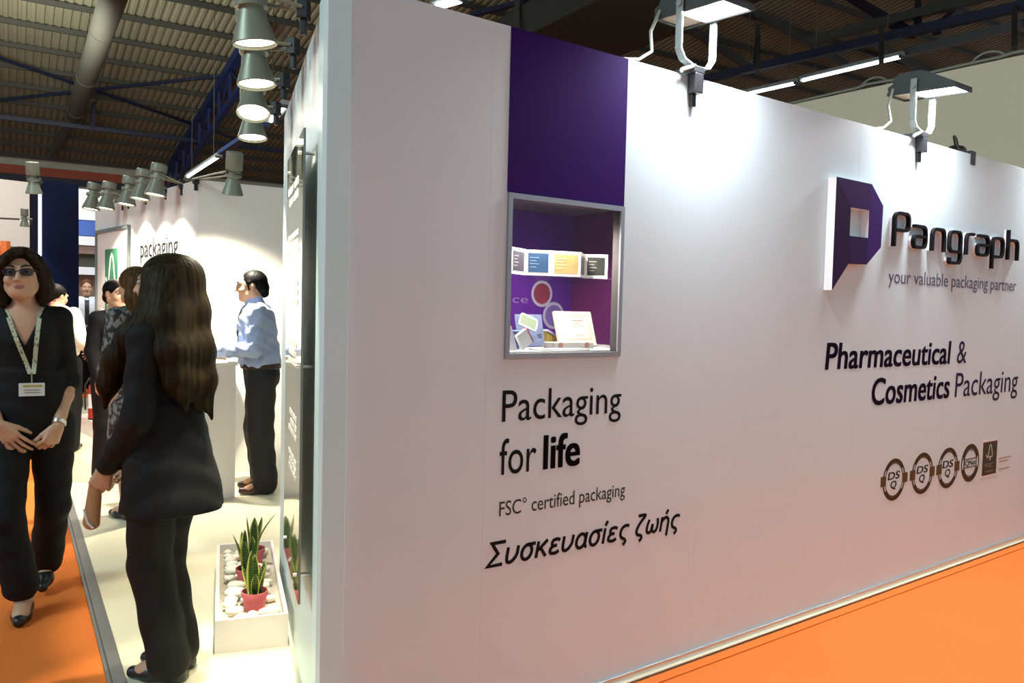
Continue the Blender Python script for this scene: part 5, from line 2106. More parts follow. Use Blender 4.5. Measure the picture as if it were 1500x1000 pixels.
M_suit = mat('suit_black', (0.0045, 0.0045, 0.006), .75, bump=.15, bscale=400, spec=.25)
M_suit2 = mat('suit_black_warm', (0.009, 0.008, 0.008), .75, bump=.15, bscale=400, spec=.25)
M_shoeb = mat('shoe_black', (0.010, 0.010, 0.012), .35)
M_lip = mat('lip', (0.30, 0.12, 0.095), .45)
SK = [skin('skin_light', (0.52, 0.31, 0.20)), M_lip]


def hair_mat(name, c, c2):
    m = mat(name, c, .55, spec=.12)
    nt = m.node_tree
    if 'Wave Texture' not in nt.nodes:
        tc = nt.nodes.new('ShaderNodeTexCoord')
        mp = nt.nodes.new('ShaderNodeMapping')
        mp.inputs['Scale'].default_value = (60, 60, 4)
        nz = nt.nodes.new('ShaderNodeTexNoise')
        nz.inputs['Scale'].default_value = 1.0
        nz.inputs['Detail'].default_value = 3
        cr = nt.nodes.new('ShaderNodeValToRGB')
        cr.color_ramp.elements[0].position = .35
        cr.color_ramp.elements[1].position = .7
        cr.color_ramp.elements[0].color = (*c, 1)
        cr.color_ramp.elements[1].color = (*c2, 1)
        nt.links.new(tc.outputs['Object'], mp.inputs[0])
        nt.links.new(mp.outputs[0], nz.inputs['Vector'])
        nt.links.new(nz.outputs['Fac'], cr.inputs[0])
        nt.links.new(cr.outputs[0], nt.nodes['Principled BSDF'].inputs['Base Color'])
        bp = nt.nodes.new('ShaderNodeBump')
        bp.inputs['Strength'].default_value = .5
        bp.inputs['Distance'].default_value = .004
        nt.links.new(nz.outputs['Fac'], bp.inputs['Height'])
        nt.links.new(bp.outputs['Normal'], nt.nodes['Principled BSDF'].inputs['Normal'])
    return m


def strip(name, pts, w, th, m, parent, across, label=None):
    """flat band along pts, width along 'across' vectors"""
    bm = bmesh.new()
    rows = []
    for i, p in enumerate(pts):
        p = Vector(p)
        a = Vector(across[i] if isinstance(across, list) else across).normalized() * w / 2
        t = (Vector(pts[min(i + 1, len(pts) - 1)]) - Vector(pts[max(i - 1, 0)])).normalized()
        nrm = a.cross(t).normalized() * th
        rows.append([bm.verts.new(p - a), bm.verts.new(p + a), bm.verts.new(p + a + nrm), bm.verts.new(p - a + nrm)])
    for a, b in zip(rows, rows[1:]):
        for k in range(4):
            bm.faces.new([a[k], a[(k + 1) % 4], b[(k + 1) % 4], b[k]])
    bm.faces.new(rows[0][::-1])
    bm.faces.new(rows[-1])
    return obj(name, bm, m, parent, label=label)


def glasses(P, m, lens=None):
    q, s = P.q, P.s
    bm = bmesh.new()
    for e in (-1, 1):
        loop = []
        for i in range(20):
            a = 2 * math.pi * i / 20
            x = e * (.033 + .0245 * math.copysign(abs(math.cos(a)) ** .6, math.cos(a)))
            z = .004 + .0155 * math.copysign(abs(math.sin(a)) ** .7, math.sin(a))
            loop.append(self_v(q(x, -.104 + .18 * max(0, abs(x) - .02), z)))
        tube(bm, loop, .0017 * s, 6, True)
        tube(bm, [self_v(q(e * .057, -.097, .010)), self_v(q(e * .072, -.075, .010)), self_v(q(e * .079, .0, .008)), self_v(q(e * .079, .02, -.004))], .0017 * s, 6)
    tube(bm, [self_v(q(-.010, -.104, .008)), self_v(q(0, -.109, .011)), self_v(q(.010, -.104, .008))], .0017 * s, 6)
    g = obj('glasses', bm, m, P.o, 'angle')
    if lens:
        for e in (-1, 1):
            bm = bmesh.new()
            vs = []
            for i in range(20):
                a = 2 * math.pi * i / 20
                x = e * (.033 + .0240 * math.copysign(abs(math.cos(a)) ** .6, math.cos(a)))
                z = .004 + .0150 * math.copysign(abs(math.sin(a)) ** .7, math.sin(a))
                vs.append(bm.verts.new(self_v(q(x, -.1045 + .18 * max(0, abs(x) - .02), z))))
            bm.faces.new(vs)
            obj('lens', bm, lens, g)


# ---------------------------------------------------------------- 1. woman in black walking towards the camera, left edge
f1, f2 = G(34, 905, .0), G(57, 864, .0)
rt = (f1 + f2) / 2
rt.z = 0
W1 = Person('woman in black top with glasses and badge lanyard, walking on the orange carpet', 0, 0, 152, 1.70, .004, True, 0.0, root=rt)
s = W1.s
lf1, lf2 = W1.local(f1), W1.local(f2)
S_ = s
legR = ((-.088, lf1[1] + .015, .47), (lf1[0] - .0, lf1[1] + .03, .085), (lf1[0] - .01, lf1[1] - .11, .024))
legL = ((.092, lf2[1] - .17, .47), (lf2[0] + .03, lf2[1] + .02, .15), (lf2[0] + .02, lf2[1] - .10, .045))
W1.aR = ((-.205, .03, 1.065), (-.115, -.145, .895))
W1.aL = ((.158, .05, 1.075), (.118, -.125, .875))
W1.body(lean=.02, shift=-.03, head=(math.radians(-4), .02, math.radians(-3)), head_off=(-.012, -.005, 0), armR=W1.aR, armL=W1.aL, legR=legR, legL=legL,
        handR=((.62, -.10, -.78), (.25, .95, .1), dict(curls=[(.15, .25, .2), (.2, .3, .25), (.25, .35, .3), (.3, .4, .3)], spread=.12, thumb=(.5, .8, .3))),
        handL=((-.42, -.10, -.90), (-.55, .75, .2), dict(curl=(.75, .9, .6), spread=.02, thumb=(.35, .9, .35))), wide=.81)
W1.finish(SK)
W1.eyes()
glasses(W1, mat('glasses_dark', (.012, .010, .012), .3), glass_mat('tinted_lens', (.22, .19, .22), .025))
T = Sdf()
T.loft([(z, cx, cy, rx + .012, ry + .012) for z, cx, cy, rx, ry in W1.tor if z > .85 * s], .03, round_=.02)
T.cone(W1.shR, W1.shL, .052 * s, .052 * s, .05)
W1.arms(T, 1.06, .055, .047, .043)
T.loft([(.80 * s, 0, .005, .160 * s, .128 * s), (.90 * s, 0, .01, .166 * s, .132 * s), (1.0 * s, 0, .005, .150 * s, .120 * s), (1.1 * s, 0, 0, .135 * s, .108 * s)], .03, round_=.01)
zv, ztop = 1.255, 1.50
cxv = W1.hc[0] * .8
T.cut(lambda x, y, z: np.maximum(np.maximum(np.abs(x - cxv * (z - .85) / .7) - np.maximum(z - zv, 0) * .47, zv - z), y - .0 - (z - 1.36) * .3 + 0 * x), .006)
T.cut(lambda x, y, z: np.sqrt((x - cxv) ** 2 + (y - .0) ** 2) - .078 + 0 * z + np.maximum(1.40 - z, 0) * 4, .006)
T.warp(lambda x, y, z: .0025 * np.sin(z * 70 + 3 * np.sin(x * 18) + y * 30) * np.clip((1.15 - z) * 5, 0, 1))
top = grow('black_top', T, .005, M_suit, W1.o)
TR = Sdf()
legs_cloth(TR, W1, .100, .070, .076, .15)
TR.warp(lambda x, y, z: .002 * np.sin(z * 55 + 2 * np.sin(x * 25)))
grow('trousers', TR, .006, M_suit, W1.o)
for i in (0, 1):
    shoe(W1, i, M_shoeb, cover=1.0)
# bob haircut with the parting swept to one side
q = W1.q
HR = Sdf()
HR.ell(q(0, .022, .030), np.array((.087, .106, .091)) * s, .02, R=W1.R)
for e in (-1, 1):
    HR.chain([q(e * .068, .005, .045), q(e * .088, .005, -.02), q(e * .090, .0, -.085), q(e * .078, -.008, -.140)], [.026 * s, .027 * s, .029 * s, .016 * s], .03)
    HR.chain([q(e * .05, .07, .0), q(e * .072, .055, -.06), q(e * .068, .045, -.14)], [.046 * s, .044 * s, .022 * s], .03)
HR.chain([q(0, .09, .02), q(0, .085, -.06), q(0, .07, -.14)], [.05 * s, .05 * s, .024 * s], .03)
HR.ell(q(.008, -.098, -.022), np.array((.064, .062, .104)) * s, .006, 's', R=W1.R)
HR.ell(q(0, -.02, -.14), np.array((.050, .07, .07)) * s, .01, 's', R=W1.R)
HR.chain([q(.030, -.072, .098), q(-.030, -.090, .078), q(-.062, -.078, .040), q(-.078, -.050, -.01)], [.014 * s, .015 * s, .014 * s, .012 * s], .015)
HR.chain([q(.030, -.072, .098), q(.058, -.072, .070), q(.076, -.050, .030)], [.013 * s, .013 * s, .012 * s], .015)
HR.warp(strands(W1.hc[0], W1.hc[1] + .02, .0022, 34))
M_hair1 = hair_mat('hair_dark_brown', (0.010, 0.006, 0.004), (0.030, 0.017, 0.009))
grow('hair', HR, .004, M_hair1, W1.o)
# lanyard: pale green band with dark marks, down to a badge
def lanyard_mat():
    m = mat('lanyard_green', (0.40, 0.46, 0.30), .6)
    nt = m.node_tree
    if 'Voronoi Texture' not in nt.nodes:
        tc = nt.nodes.new('ShaderNodeTexCoord')
        v = nt.nodes.new('ShaderNodeTexVoronoi')
        v.inputs['Scale'].default_value = 70
        cr = nt.nodes.new('ShaderNodeValToRGB')
        cr.color_ramp.elements[0].color = (.10, .13, .08, 1)
        cr.color_ramp.elements[1].color = (.44, .50, .36, 1)
        cr.color_ramp.elements[0].position = .22
        cr.color_ramp.elements[1].position = .34
        nt.links.new(tc.outputs['Object'], v.inputs['Vector'])
        nt.links.new(v.outputs['Distance'], cr.inputs[0])
        nt.links.new(cr.outputs[0], nt.nodes['Principled BSDF'].inputs['Base Color'])
    return m


UB = Sdf()
UB.ops = list(T.ops)
UB.ops = T.ops[:]
def surf_y(P_, S1_, x, z, extra=.003):
    ys = [v for v in (S1_.front(x, z), P_.B.front(x, z)) if v is not None]
    return (min(ys) if ys else -.1) - extra


def lanyard(P, S1_, x0, zt, zb, xb, w, m, n=14):
    for e in (-1, 1):
        pts = []
        for i in range(n + 1):
            f = i / n
            x = x0 * e * (1 - f) + 0.006 * e * f + P.hc[0] * (1 - f) * .8 + xb * f
            z = zt + (zb - zt) * f
            pts.append((x, surf_y(P, S1_, x, z, .004 + .012 * f), z))
        # over the shoulder to the back of the neck
        pts = [(P.hc[0] * .8 + x0 * e * .75, pts[0][1] + .10, zt + .022), (P.hc[0] * .8 + x0 * e * .95, pts[0][1] + .05, zt + .018)] + pts
        strip('lanyard', pts, w, .002, m, P.o, (1, 0, 0))


bx_ = .012
lanyard(W1, T, .072, 1.435, 1.125, bx_, .019, lanyard_mat())
by = surf_y(W1, T, bx_, 1.05, .012)
bd = None
bm = bmesh.new()
tube(bm, [(bx_, by, 1.128), (bx_, by, 1.095), (bx_, by, 1.083)], .003, 8)
obj('badge_clip', bm, mat('clip_metal', (.55, .50, .40), .3, .8), W1.o, 'angle')
bd = obj('badge', B((bx_ - .052, by - .002, 1.022), (bx_ + .052, by + .001, 1.083), None, .0006), mat('badge_white', (0.66, 0.70, 0.72), .35), W1.o, label='white name badge')
obj('badge_stripe', B((bx_ - .036, by - .0032, 1.064), (bx_ + .042, by - .0024, 1.074)), mat('badge_gold', (0.40, 0.36, 0.07), .5), bd)
bm = bmesh.new()
for k_ in range(2):
    box(bm, (bx_ - .03, by - .003, 1.048 - .012 * k_), (bx_ + .034, by - .0023, 1.053 - .012 * k_))
obj('badge_print', bm, mat('badge_print', (0.25, 0.27, 0.30), .5), bd)
# wristwatch on her left wrist, rings on her right hand
wv = np.array(W1.aL[1]) * .93 + np.array(W1.aL[0]) * .07
wd = np.array(W1.aL[1]) - np.array(W1.aL[0])
wd /= np.linalg.norm(wd)
ww = self_v(wd)
ux = ww.cross(Vector((0, 1, 0))).normalized()
uy = ww.cross(ux)
bm = bmesh.new()
for k_ in (-.006, 0, .006):
    tube(bm, [self_v(wv) + ww * k_ + .027 * s * (math.cos(a) * ux + math.sin(a) * uy) for a in [2 * math.pi * i / 20 for i in range(20)]], .0042, 8, True)
obj('watch', bm, mat('watch_silver', (.75, .75, .72), .2, .9), W1.o, 'angle', label='silver wristwatch')

# ---------------------------------------------------------------- 2. long-haired woman in a black suit, seen from behind
rt = G(243, 985, PT)
W2 = Person('long-haired woman in black trouser suit seen from behind, turned left, holding a tan pouch', 0, 0, -80, 1.635, .005, True, PT, root=rt)
s = W2.s
W2.aR = ((-.20, -.05, 1.05), (-.075, -.20, .835))
W2.aL = ((.205, .02, 1.045), (.105, -.185, .825))
W2.body(lean=-.015, head=(math.radians(10), .0, 0), armR=W2.aR, armL=W2.aL,
        legR=((-.065, -.055, .46), (-.060, .02, .075), (-.065, -.13, .022)), legL=((.060, -.03, .46), (.055, .05, .075), (.062, -.10, .022)),
        handR=((.25, -.45, -.86), (.85, .1, .1), dict(curl=(.8, .9, .6))),
        handL=((-.05, -.42, -.90), (-.85, -.25, .05), dict(curl=(.75, .9, .7), spread=.02, thumb=(.3, .85, .5))))
W2.finish(SK)
W2.eyes()
J = Sdf()
J.loft([(z, cx, cy, rx + .016, ry + .016) for z, cx, cy, rx, ry in W2.tor if z > .9 * s], .03, round_=.02)
J.cone(W2.shR, W2.shL, .056 * s, .056 * s, .05)
J.loft([(.665, 0, .03, .205, .185), (.74, 0, .025, .20, .172), (.85, 0, .015, .190, .150), (.97, 0, .005, .166, .126), (1.07, 0, 0, .146, .112)], .03, round_=.006)
W2.arms(J, 1.94, .062, .054, .040)
J.cone(np.array((0, .01, 1.36)) * s, np.array((0, .012, 1.42)) * s, .085 * s, .068 * s, .02)
J.cut(lambda x, y, z: np.maximum(np.maximum(np.abs(x) - np.maximum(z - 1.12, 0) * .25, 1.12 - z), y + .03 + 0 * x + 0 * z), .004)
J.warp(lambda x, y, z: .0028 * np.sin(z * 45 + 2.5 * np.sin(x * 14 + y * 16)))
grow('jacket', J, .006, M_suit, W2.o)
TR = Sdf()
legs_cloth(TR, W2, .104, .078, .078, .045)
TR.warp(lambda x, y, z: .0025 * np.sin(z * 40 + 2 * np.sin(x * 20 + y * 18)))
grow('trousers', TR, .006, M_suit2, W2.o)
for i in (0, 1):
    shoe(W2, i, M_shoeb, cover=1.0)
q = W2.q
HR = Sdf()
HR.ell(q(0, .024, .030), np.array((.092, .112, .094)) * s, .02, R=W2.R)
HR.chain([q(0, .085, .03), q(0, .105, -.10), q(.02, .135, -.24), q(.02, .160, -.36), q(.02, .195, -.52)], [.062 * s, .062 * s, .056 * s, .040 * s, .006 * s], .05)
for e in (-1, 1):
    HR.chain([q(e * .065, .05, .02), q(e * .08, .065, -.12), q(e * .085, .105, -.26), q(e * .08, .130, -.38), q(e * .06, .165, -.49)], [.045 * s, .052 * s, .053 * s, .038 * s, .006 * s], .05)
    HR.chain([q(e * .078, .0, .02), q(e * .098, -.004, -.10), q(e * .125, -.01, -.22)], [.032 * s, .040 * s, .046 * s], .04)
for e in (-1, 1):
    HR.chain([q(e * .098, -.01, -.12), q(e * .118, -.075, -.20), q(e * .112, -.130, -.29), q(e * .105, -.165, -.38), q(e * .095, -.185, -.475)], [.040 * s, .044 * s, .042 * s, .034 * s, .008 * s], .05)
HR.chain([q(.068, -.030, .050), q(.080, -.030, -.03), q(.088, -.026, -.10), q(.10, -.02, -.17)], [.018 * s, .020 * s, .026 * s, .034 * s], .03)
HR.chain([q(.085, .04, -.03), q(.125, .055, -.14), q(.150, .085, -.25), q(.15, .11, -.36), q(.13, .14, -.47)], [.05 * s, .055 * s, .055 * s, .042 * s, .008 * s], .05)
HR.ell(q(0, -.105, -.035), np.array((.060, .070, .100)) * s, .01, 's', R=W2.R)
HR.warp(strands(W2.hc[0], W2.hc[1] + .03, .0016, 37, 4.0))
grow('hair', HR, .005, hair_mat('hair_long_brown', (0.006, 0.0035, 0.0015), (0.028, 0.018, 0.005)), W2.o)
# tan pouch gripped in her left hand
wl_ = np.array(W2.aL[1]) + np.array((-.012, -.06, -.095))
P_ = Sdf()
c = wl_ + np.array((-.01, -.01, -.05))
P_.cone(c + np.array((0, .01, .09)), c + np.array((0, -.01, -.075)), .022, .030, .01, sq=(.8, 1.15, 1))
hp = thing('pouch', 'tan rounded leather pouch held in front by the long-haired woman', 'pouch', W2.o.matrix_basis @ self_v(c))
po = grow('pouch_body', P_, .005, mat('tan_leather', (0.36, 0.19, 0.09), .5, noise=.1, nscale=40), hp)
po.data.transform(Matrix.Translation(-self_v(c)))
hp.rotation_euler = W2.o.rotation_euler
bm = bmesh.new()
tube(bm, [self_v((.022, -.025, -.02)), self_v((.026, -.005, -.07)), self_v((.022, .015, -.09))], .005, 8)
obj('pouch_edge', bm, mat('edge_white', (.7, .66, .62), .4), hp, 'angle')

# ---------------------------------------------------------------- 3. man in a blue shirt at the counter
rt = G(381, 719, PT)
M1 = Person('man with glasses in light blue shirt and dark tie, standing behind the white counter', 0, 0, -106, 1.70, .006, False, PT, root=rt)
s = M1.s
M1.aR = ((-.225, -.06, 1.11), (-.125, -.33, 1.085))
M1.aL = ((.225, -.05, 1.11), (.10, -.34, 1.085))
M1.body(lean=.07, head=(math.radians(2), .10, 0), head_off=(0, -.01, -.01), armR=M1.aR, armL=M1.aL,
        legR=((-.095, -.03, .47), (-.10, .02, .085), (-.115, -.15, .03)), legL=((.09, .0, .47), (.09, .04, .085), (.10, -.13, .03)),
        handR=((.15, -.98, -.05), (.55, .05, -.8), dict(curl=(.4, .5, .4), thumb=(.5, .8, .1))), handL=((-.15, -.98, .02), (-.75, .05, -.6), dict(curl=(.45, .6, .4), thumb=(.5, .8, .1))), wide=1.02)
M1.finish([skin('skin_warm', (0.55, 0.30, 0.18)), M_lip])
M1.eyes()
glasses(M1, mat('glasses_dark', (.012, .010, .012)))
SH = Sdf()
SH.loft([(z, cx, cy, rx + .014, ry + .016) for z, cx, cy, rx, ry in M1.tor if z > .92 * s], .03, round_=.02)
SH.cone(M1.shR, M1.shL, .056 * s, .056 * s, .05)
SH.loft([(.935 * s, 0, -.005, .172 * s, .140 * s), (1.0 * s, 0, -.012, .178 * s, .148 * s), (1.1 * s, 0, -.018, .172 * s, .14 * s)], .03, round_=.02)
M1.arms(SH, 1.95, .066, .060, .040)
SH.cone(M1.hc + np.array((0, .04, -.155)) * s, M1.hc + np.array((0, .024, -.115)) * s, .072 * s, .066 * s, .012)
SH.warp(lambda x, y, z: .0045 * np.sin(z * 48 + 3 * np.sin(x * 16 + y * 22)) + .002 * np.sin(z * 90 + y * 60))
M_shirt = mat('shirt_blue', (0.34, 0.43, 0.66), .75)
grow('shirt', SH, .006, M_shirt, M1.o)
TR = Sdf()
legs_cloth(TR, M1, .112, .094, .090, .05)
TR.warp(lambda x, y, z: .003 * np.sin(z * 42 + 2 * np.sin(x * 20 + y * 18)))
grow('trousers', TR, .007, mat('trousers_charcoal', (0.012, 0.010, 0.012), .8), M1.o)
BL = Sdf()
BL.loft([(.925 * s, 0, -.002, .176 * s, .146 * s), (.965 * s, 0, -.004, .176 * s, .148 * s)], .01, round_=.008)
grow('belt', BL, .006, mat('belt_brown', (.035, .016, .010), .5), M1.o)
for i in (0, 1):
    shoe(M1, i, mat('shoe_brown', (0.045, 0.018, 0.010), .35), cover=0)
q = M1.q
HR = Sdf()
HR.ell(q(0, .026, .030), np.array((.082, .096, .086)) * s, .02, R=M1.R)
HR.cone(q(0, .085, -.03), q(0, .088, -.06), .045 * s, .035 * s, .03)
for e in (-1, 1):
    HR.cone(q(e * .066, -.01, .02), q(e * .070, -.012, -.025), .014 * s, .010 * s, .02)
HR.ell(q(0, -.105, -.035), np.array((.10, .085, .115)) * s, .01, 's', R=M1.R)
HR.ell(q(0, -.02, -.125), np.array((.09, .06, .075)) * s, .02, 's', R=M1.R)
for e in (-1, 1):
    HR.ell(q(e * .08, .008, -.010), np.array((.022, .022, .030)) * s, .006, 's', R=M1.R)
HR.warp(strands(M1.hc[0], M1.hc[1] + .02, .0015, 30))
grow('hair', HR, .005, hair_mat('hair_black', (0.008, 0.005, 0.004), (0.022, 0.013, 0.009)), M1.o)
ty = [(0, SH.front(0, z) - .004, z) for z in np.linspace(1.40 * s * .995, 1.06 * s, 12)]
bm = bmesh.new()
rows = []
for i, (x, y, z) in enumerate(ty):
    w_ = .016 + .022 * min(1, i / 9)
    rows.append([bm.verts.new((x - w_, y + .004, z)), bm.verts.new((x, y - .004, z)), bm.verts.new((x + w_, y + .004, z)), bm.verts.new((x, y + .006, z))])
for a, b in zip(rows, rows[1:]):
    for k_ in range(4):
        bm.faces.new([a[k_], a[(k_ + 1) % 4], b[(k_ + 1) % 4], b[k_]])
bm.faces.new(rows[0])
bm.faces.new(rows[-1])
obj('tie', bm, mat('tie_dark', (.012, .012, .02), .6), M1.o, True)
lanyard(M1, SH, .085, 1.38 * s, 1.08 * s, 0, .014, mat('lanyard_cream', (.60, .62, .50), .6))

# ---------------------------------------------------------------- 4. woman with tied dark hair facing right
rt = G(168, 703, PT)
W3 = Person('dark-haired woman in dark suit with white collar ribbon, facing right in the background', 0, 0, 128, 1.60, .007, True, PT, root=rt)
s = W3.s
W3.aR = ((-.165, .03, 1.04), (-.15, -.06, .80))
W3.aL = ((.205, .02, 1.04), (.14, -.16, .86))
W3.body(head=(math.radians(8), .06, 0), armR=W3.aR, armL=W3.aL, legR=((-.085, -.01, .46), (-.08, .03, .075), (-.09, -.12, .022)), legL=((.085, -.01, .46), (.08, .03, .075), (.09, -.12, .022)),
        handR=((0, -.1, -1), (.9, .2, 0)), handL=((-.6, -.5, -.5), (-.3, .8, -.2)), wide=.86)
W3.finish(SK)
W3.eyes()
J = Sdf()
J.loft([(z, cx, cy, rx + .016, ry + .016) for z, cx, cy, rx, ry in W3.tor if z > .8 * s], .03, round_=.02)
J.cone(W3.shR, W3.shL, .056 * s, .056 * s, .05)
J.loft([(.74 * s, 0, .01, .168 * s, .135 * s), (.9 * s, 0, .01, .165 * s, .132 * s), (1.05 * s, 0, 0, .135 * s, .11 * s)], .03, round_=.01)
W3.arms(J, 1.95, .062, .054, .040)
J.cut(lambda x, y, z: np.maximum(np.maximum(np.abs(x) - np.maximum(z - 1.14, 0) * .36, 1.14 - z), y - .02 + 0 * x + 0 * z), .006)
grow('jacket', J, .007, mat('suit_charcoal', (0.008, 0.009, 0.011), .8, spec=.15), W3.o)
BL = Sdf()
BL.loft([(z, cx, cy, rx + .006, ry + .006) for z, cx, cy, rx, ry in W3.tor if 1.0 * s < z < 1.38 * s], .03, round_=.02)
grow('blouse', BL, .007, mat('blouse_burgundy', (.07, .008, .016), .6), W3.o)
lanyard(W3, J, .075, 1.40 * s, 1.16 * s, 0, .022, mat('ribbon_white', (.70, .70, .72), .6), 8)
TR = Sdf()
legs_cloth(TR, W3, .102, .080, .085, .05)
grow('trousers', TR, .008, M_suit, W3.o)
for i in (0, 1):
    shoe(W3, i, M_shoeb)
q = W3.q
HR = Sdf()
HR.ell(q(0, .024, .028), np.array((.085, .102, .090)) * s, .02, R=W3.R)
HR.ell(q(0, .10, -.04), np.array((.05, .045, .05)) * s, .03, R=W3.R)
HR.ell(q(0, -.105, -.035), np.array((.075, .080, .105)) * s, .01, 's', R=W3.R)
HR.ell(q(0, -.02, -.13), np.array((.09, .06, .075)) * s, .02, 's', R=W3.R)
for e in (-1, 1):
    HR.ell(q(e * .08, -.005, -.010), np.array((.022, .028, .030)) * s, .006, 's', R=W3.R)
grow('hair', HR, .006, hair_mat('hair_black', (0, 0, 0), (0, 0, 0)), W3.o)

# ---------------------------------------------------------------- 5. woman in a patterned dress, back to the camera
rt = G(198, 755, PT)
W4 = Person('brown-haired woman in grey patterned dress, half hidden behind the long-haired woman', 0, 0, -58, 1.66, .007, True, PT, root=rt)
s = W4.s
W4.aR = ((-.178, .02, 1.05), (-.11, -.19, .98))
W4.aL = ((.20, .02, 1.05), (.16, -.16, .90))
W4.body(head=(math.radians(15), .12, 0), armR=W4.aR, armL=W4.aL, legR=((-.085, -.01, .46), (-.08, .03, .075), (-.09, -.12, .022)), legL=((.085, -.01, .46), (.08, .03, .075), (.09, -.12, .022)),
        handR=((.5, -.8, .1), (.6, .3, -.2)), handL=((-.5, -.8, 0), (-.6, .3, -.3)), wide=.88)
W4.finish(SK)


def dress_mat():
    m = mat('dress_pattern', (0.10, 0.10, 0.10), .8)
    nt = m.node_tree
    tc = nt.nodes.new('ShaderNodeTexCoord')
    v = nt.nodes.new('ShaderNodeTexNoise')
    v.inputs['Scale'].default_value = 26
    v.inputs['Detail'].default_value = 4
    cr = nt.nodes.new('ShaderNodeValToRGB')
    cr.color_ramp.elements[0].color = (.018, .017, .018, 1)
    cr.color_ramp.elements[1].color = (.20, .205, .21, 1)
    cr.color_ramp.elements[0].position = .46
    cr.color_ramp.elements[1].position = .56
    nt.links.new(tc.outputs['Object'], v.inputs['Vector'])
    nt.links.new(v.outputs['Fac'], cr.inputs[0])
    nt.links.new(cr.outputs[0], nt.nodes['Principled BSDF'].inputs['Base Color'])
    return m


DR = Sdf()
DR.loft([(z, cx, cy, rx + .014, ry + .014) for z, cx, cy, rx, ry in W4.tor if z > .85 * s], .03, round_=.02)
DR.cone(W4.shR, W4.shL, .054 * s, .054 * s, .05)
DR.loft([(.50 * s, 0, .01, .185 * s, .155 * s), (.7 * s, 0, .01, .178 * s, .145 * s), (.9 * s, 0, .01, .166 * s, .13 * s), (1.05 * s, 0, 0, .132 * s, .108 * s)], .03, round_=.01)
W4.arms(DR, 1.35, .060, .050, .044)
grow('dress', DR, .007, dress_mat(), W4.o)
for i in (0, 1):
    shoe(W4, i, M_shoeb)
q = W4.q
HR = Sdf()
HR.ell(q(0, .024, .030), np.array((.092, .110, .094)) * s, .02, R=W4.R)
for e in (-1, 0, 1):
    HR.chain([q(e * .06, .06 + .03 * (e == 0), .0), q(e * .075, .07 + .03 * (e == 0), -.09), q(e * .07, .06 + .03 * (e == 0), -.165)], [.05 * s, .058 * s, .046 * s], .04)
HR.ell(q(0, -.105, -.035), np.array((.064, .075, .105)) * s, .01, 's', R=W4.R)
HR.warp(strands(W4.hc[0], W4.hc[1] + .03, .0035, 22, 14))
grow('hair', HR, .006, hair_mat('hair_chestnut', (0.040, 0.020, 0.007), (0.11, 0.065, 0.022)), W4.o)

# ---------------------------------------------------------------- 6. man in a white shirt, back to the camera
rt = G(89, 660, PT)
M2 = Person('man in white shirt and red scarf with his back turned, before the navy pillar', 0, 0, 0, 1.60, .008, False, PT, root=rt)
s = M2.s
M2.aR = ((-.21, .02, 1.04), (-.15, -.19, .92))
M2.aL = ((.24, .02, 1.04), (.18, -.17, .92))
M2.body(lean=.10, shift=.12, head=(math.radians(-22), .25, 0), head_off=(.02, -.03, -.035), armR=M2.aR, armL=M2.aL, legR=((-.095, -.01, .46), (-.10, .03, .075), (-.11, -.13, .03)), legL=((.095, .0, .46), (.10, .04, .075), (.11, -.12, .03)),
        handR=((.3, -.8, -.2), (.6, .3, -.3)), handL=((-.3, -.8, -.2), (-.6, .3, -.3)), wide=.92)
M2.finish(SK)
SH = Sdf()
SH.loft([(z, cx, cy, rx + .016, ry + .016) for z, cx, cy, rx, ry in M2.tor if z > .92 * s], .03, round_=.02)
SH.cone(M2.shR, M2.shL, .060 * s, .060 * s, .05)
SH.loft([(.93 * s, 0, 0, .172 * s, .138 * s), (1.05 * s, 0, -.01, .176 * s, .146 * s)], .03, round_=.02)
M2.arms(SH, 1.15, .068, .062, .055)
SH.warp(lambda x, y, z: .004 * np.sin(z * 45 + 3 * np.sin(x * 16)))
grow('shirt', SH, .008, mat('shirt_white', (.72, .70, .60), .75), M2.o)
SF = Sdf()
SF.cone(M2.hc + np.array((0, .045, -.135)) * s, M2.hc + np.array((0, .03, -.09)) * s, .075 * s, .066 * s, .01)
grow('scarf', SF, .008, mat('scarf_red', (.16, .012, .018), .8), M2.o)
TR = Sdf()
legs_cloth(TR, M2, .112, .094, .090, .05)
grow('trousers', TR, .008, M_suit, M2.o)
for i in (0, 1):
    shoe(M2, i, M_shoeb, cover=0)
q = M2.q
HR = Sdf()
HR.ell(q(0, .026, .030), np.array((.084, .098, .088)) * s, .02, R=M2.R)
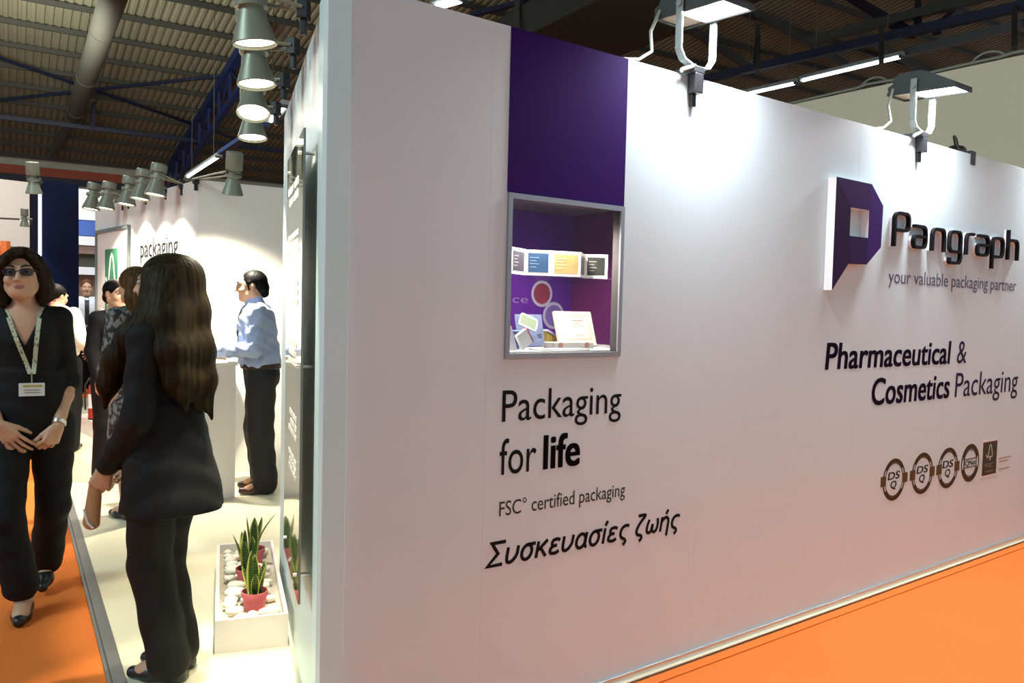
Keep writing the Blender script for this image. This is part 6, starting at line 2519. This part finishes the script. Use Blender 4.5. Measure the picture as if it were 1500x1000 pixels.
HR.cone(q(0, .08, -.02), q(0, .08, -.05), .045 * s, .035 * s, .03)
HR.ell(q(0, -.105, -.035), np.array((.09, .085, .110)) * s, .01, 's', R=M2.R)
grow('hair', HR, .007, hair_mat('hair_black', (0, 0, 0), (0, 0, 0)), M2.o)

# ---------------------------------------------------------------- 7. far visitor in a white shirt beside the product stand
rt = D(127, 500, 12.0)
rt.z = PT
M3 = Person('distant person in white shirt with dark tie beside the far product stand', 0, 0, 150, 1.70, .009, False, PT, root=rt)
s = M3.s
M3.aR = ((-.24, .02, 1.06), (-.19, -.12, .86))
M3.aL = ((.24, .02, 1.06), (.19, -.12, .86))
M3.body(head=(0, .1, 0), armR=M3.aR, armL=M3.aL, legR=((-.095, -.01, .47), (-.10, .03, .075), (-.11, -.13, .03)), legL=((.095, .0, .47), (.10, .03, .075), (.11, -.13, .03)),
        handR=((.3, -.6, -.6), (.6, .3, -.3)), handL=((-.3, -.6, -.6), (-.6, .3, -.3)))
M3.finish(SK)
SH = Sdf()
SH.loft([(z, cx, cy, rx + .016, ry + .016) for z, cx, cy, rx, ry in M3.tor if z > .92 * s], .03, round_=.02)
SH.cone(M3.shR, M3.shL, .060 * s, .060 * s, .05)
M3.arms(SH, 1.95, .066, .060, .045)
grow('shirt', SH, .009, mat('shirt_bright', (.78, .80, .84), .7), M3.o)
strip('tie', [(0, SH.front(0, z) - .006, z) for z in np.linspace(1.40 * s, 1.0 * s, 8)], .06, .004, mat('tie_dark', (.01, .01, .02)), M3.o, (1, 0, 0))
TR = Sdf()
legs_cloth(TR, M3, .112, .094, .090, .05)
grow('trousers', TR, .009, M_suit, M3.o)
for i in (0, 1):
    shoe(M3, i, M_shoeb, cover=0)
q = M3.q
HR = Sdf()
HR.ell(q(0, .026, .030), np.array((.084, .098, .088)) * s, .02, R=M3.R)
HR.ell(q(0, -.105, -.035), np.array((.09, .085, .110)) * s, .01, 's', R=M3.R)
grow('hair', HR, .008, hair_mat('hair_reddish', (0.09, 0.035, 0.02), (0.16, 0.07, 0.04)), M3.o)
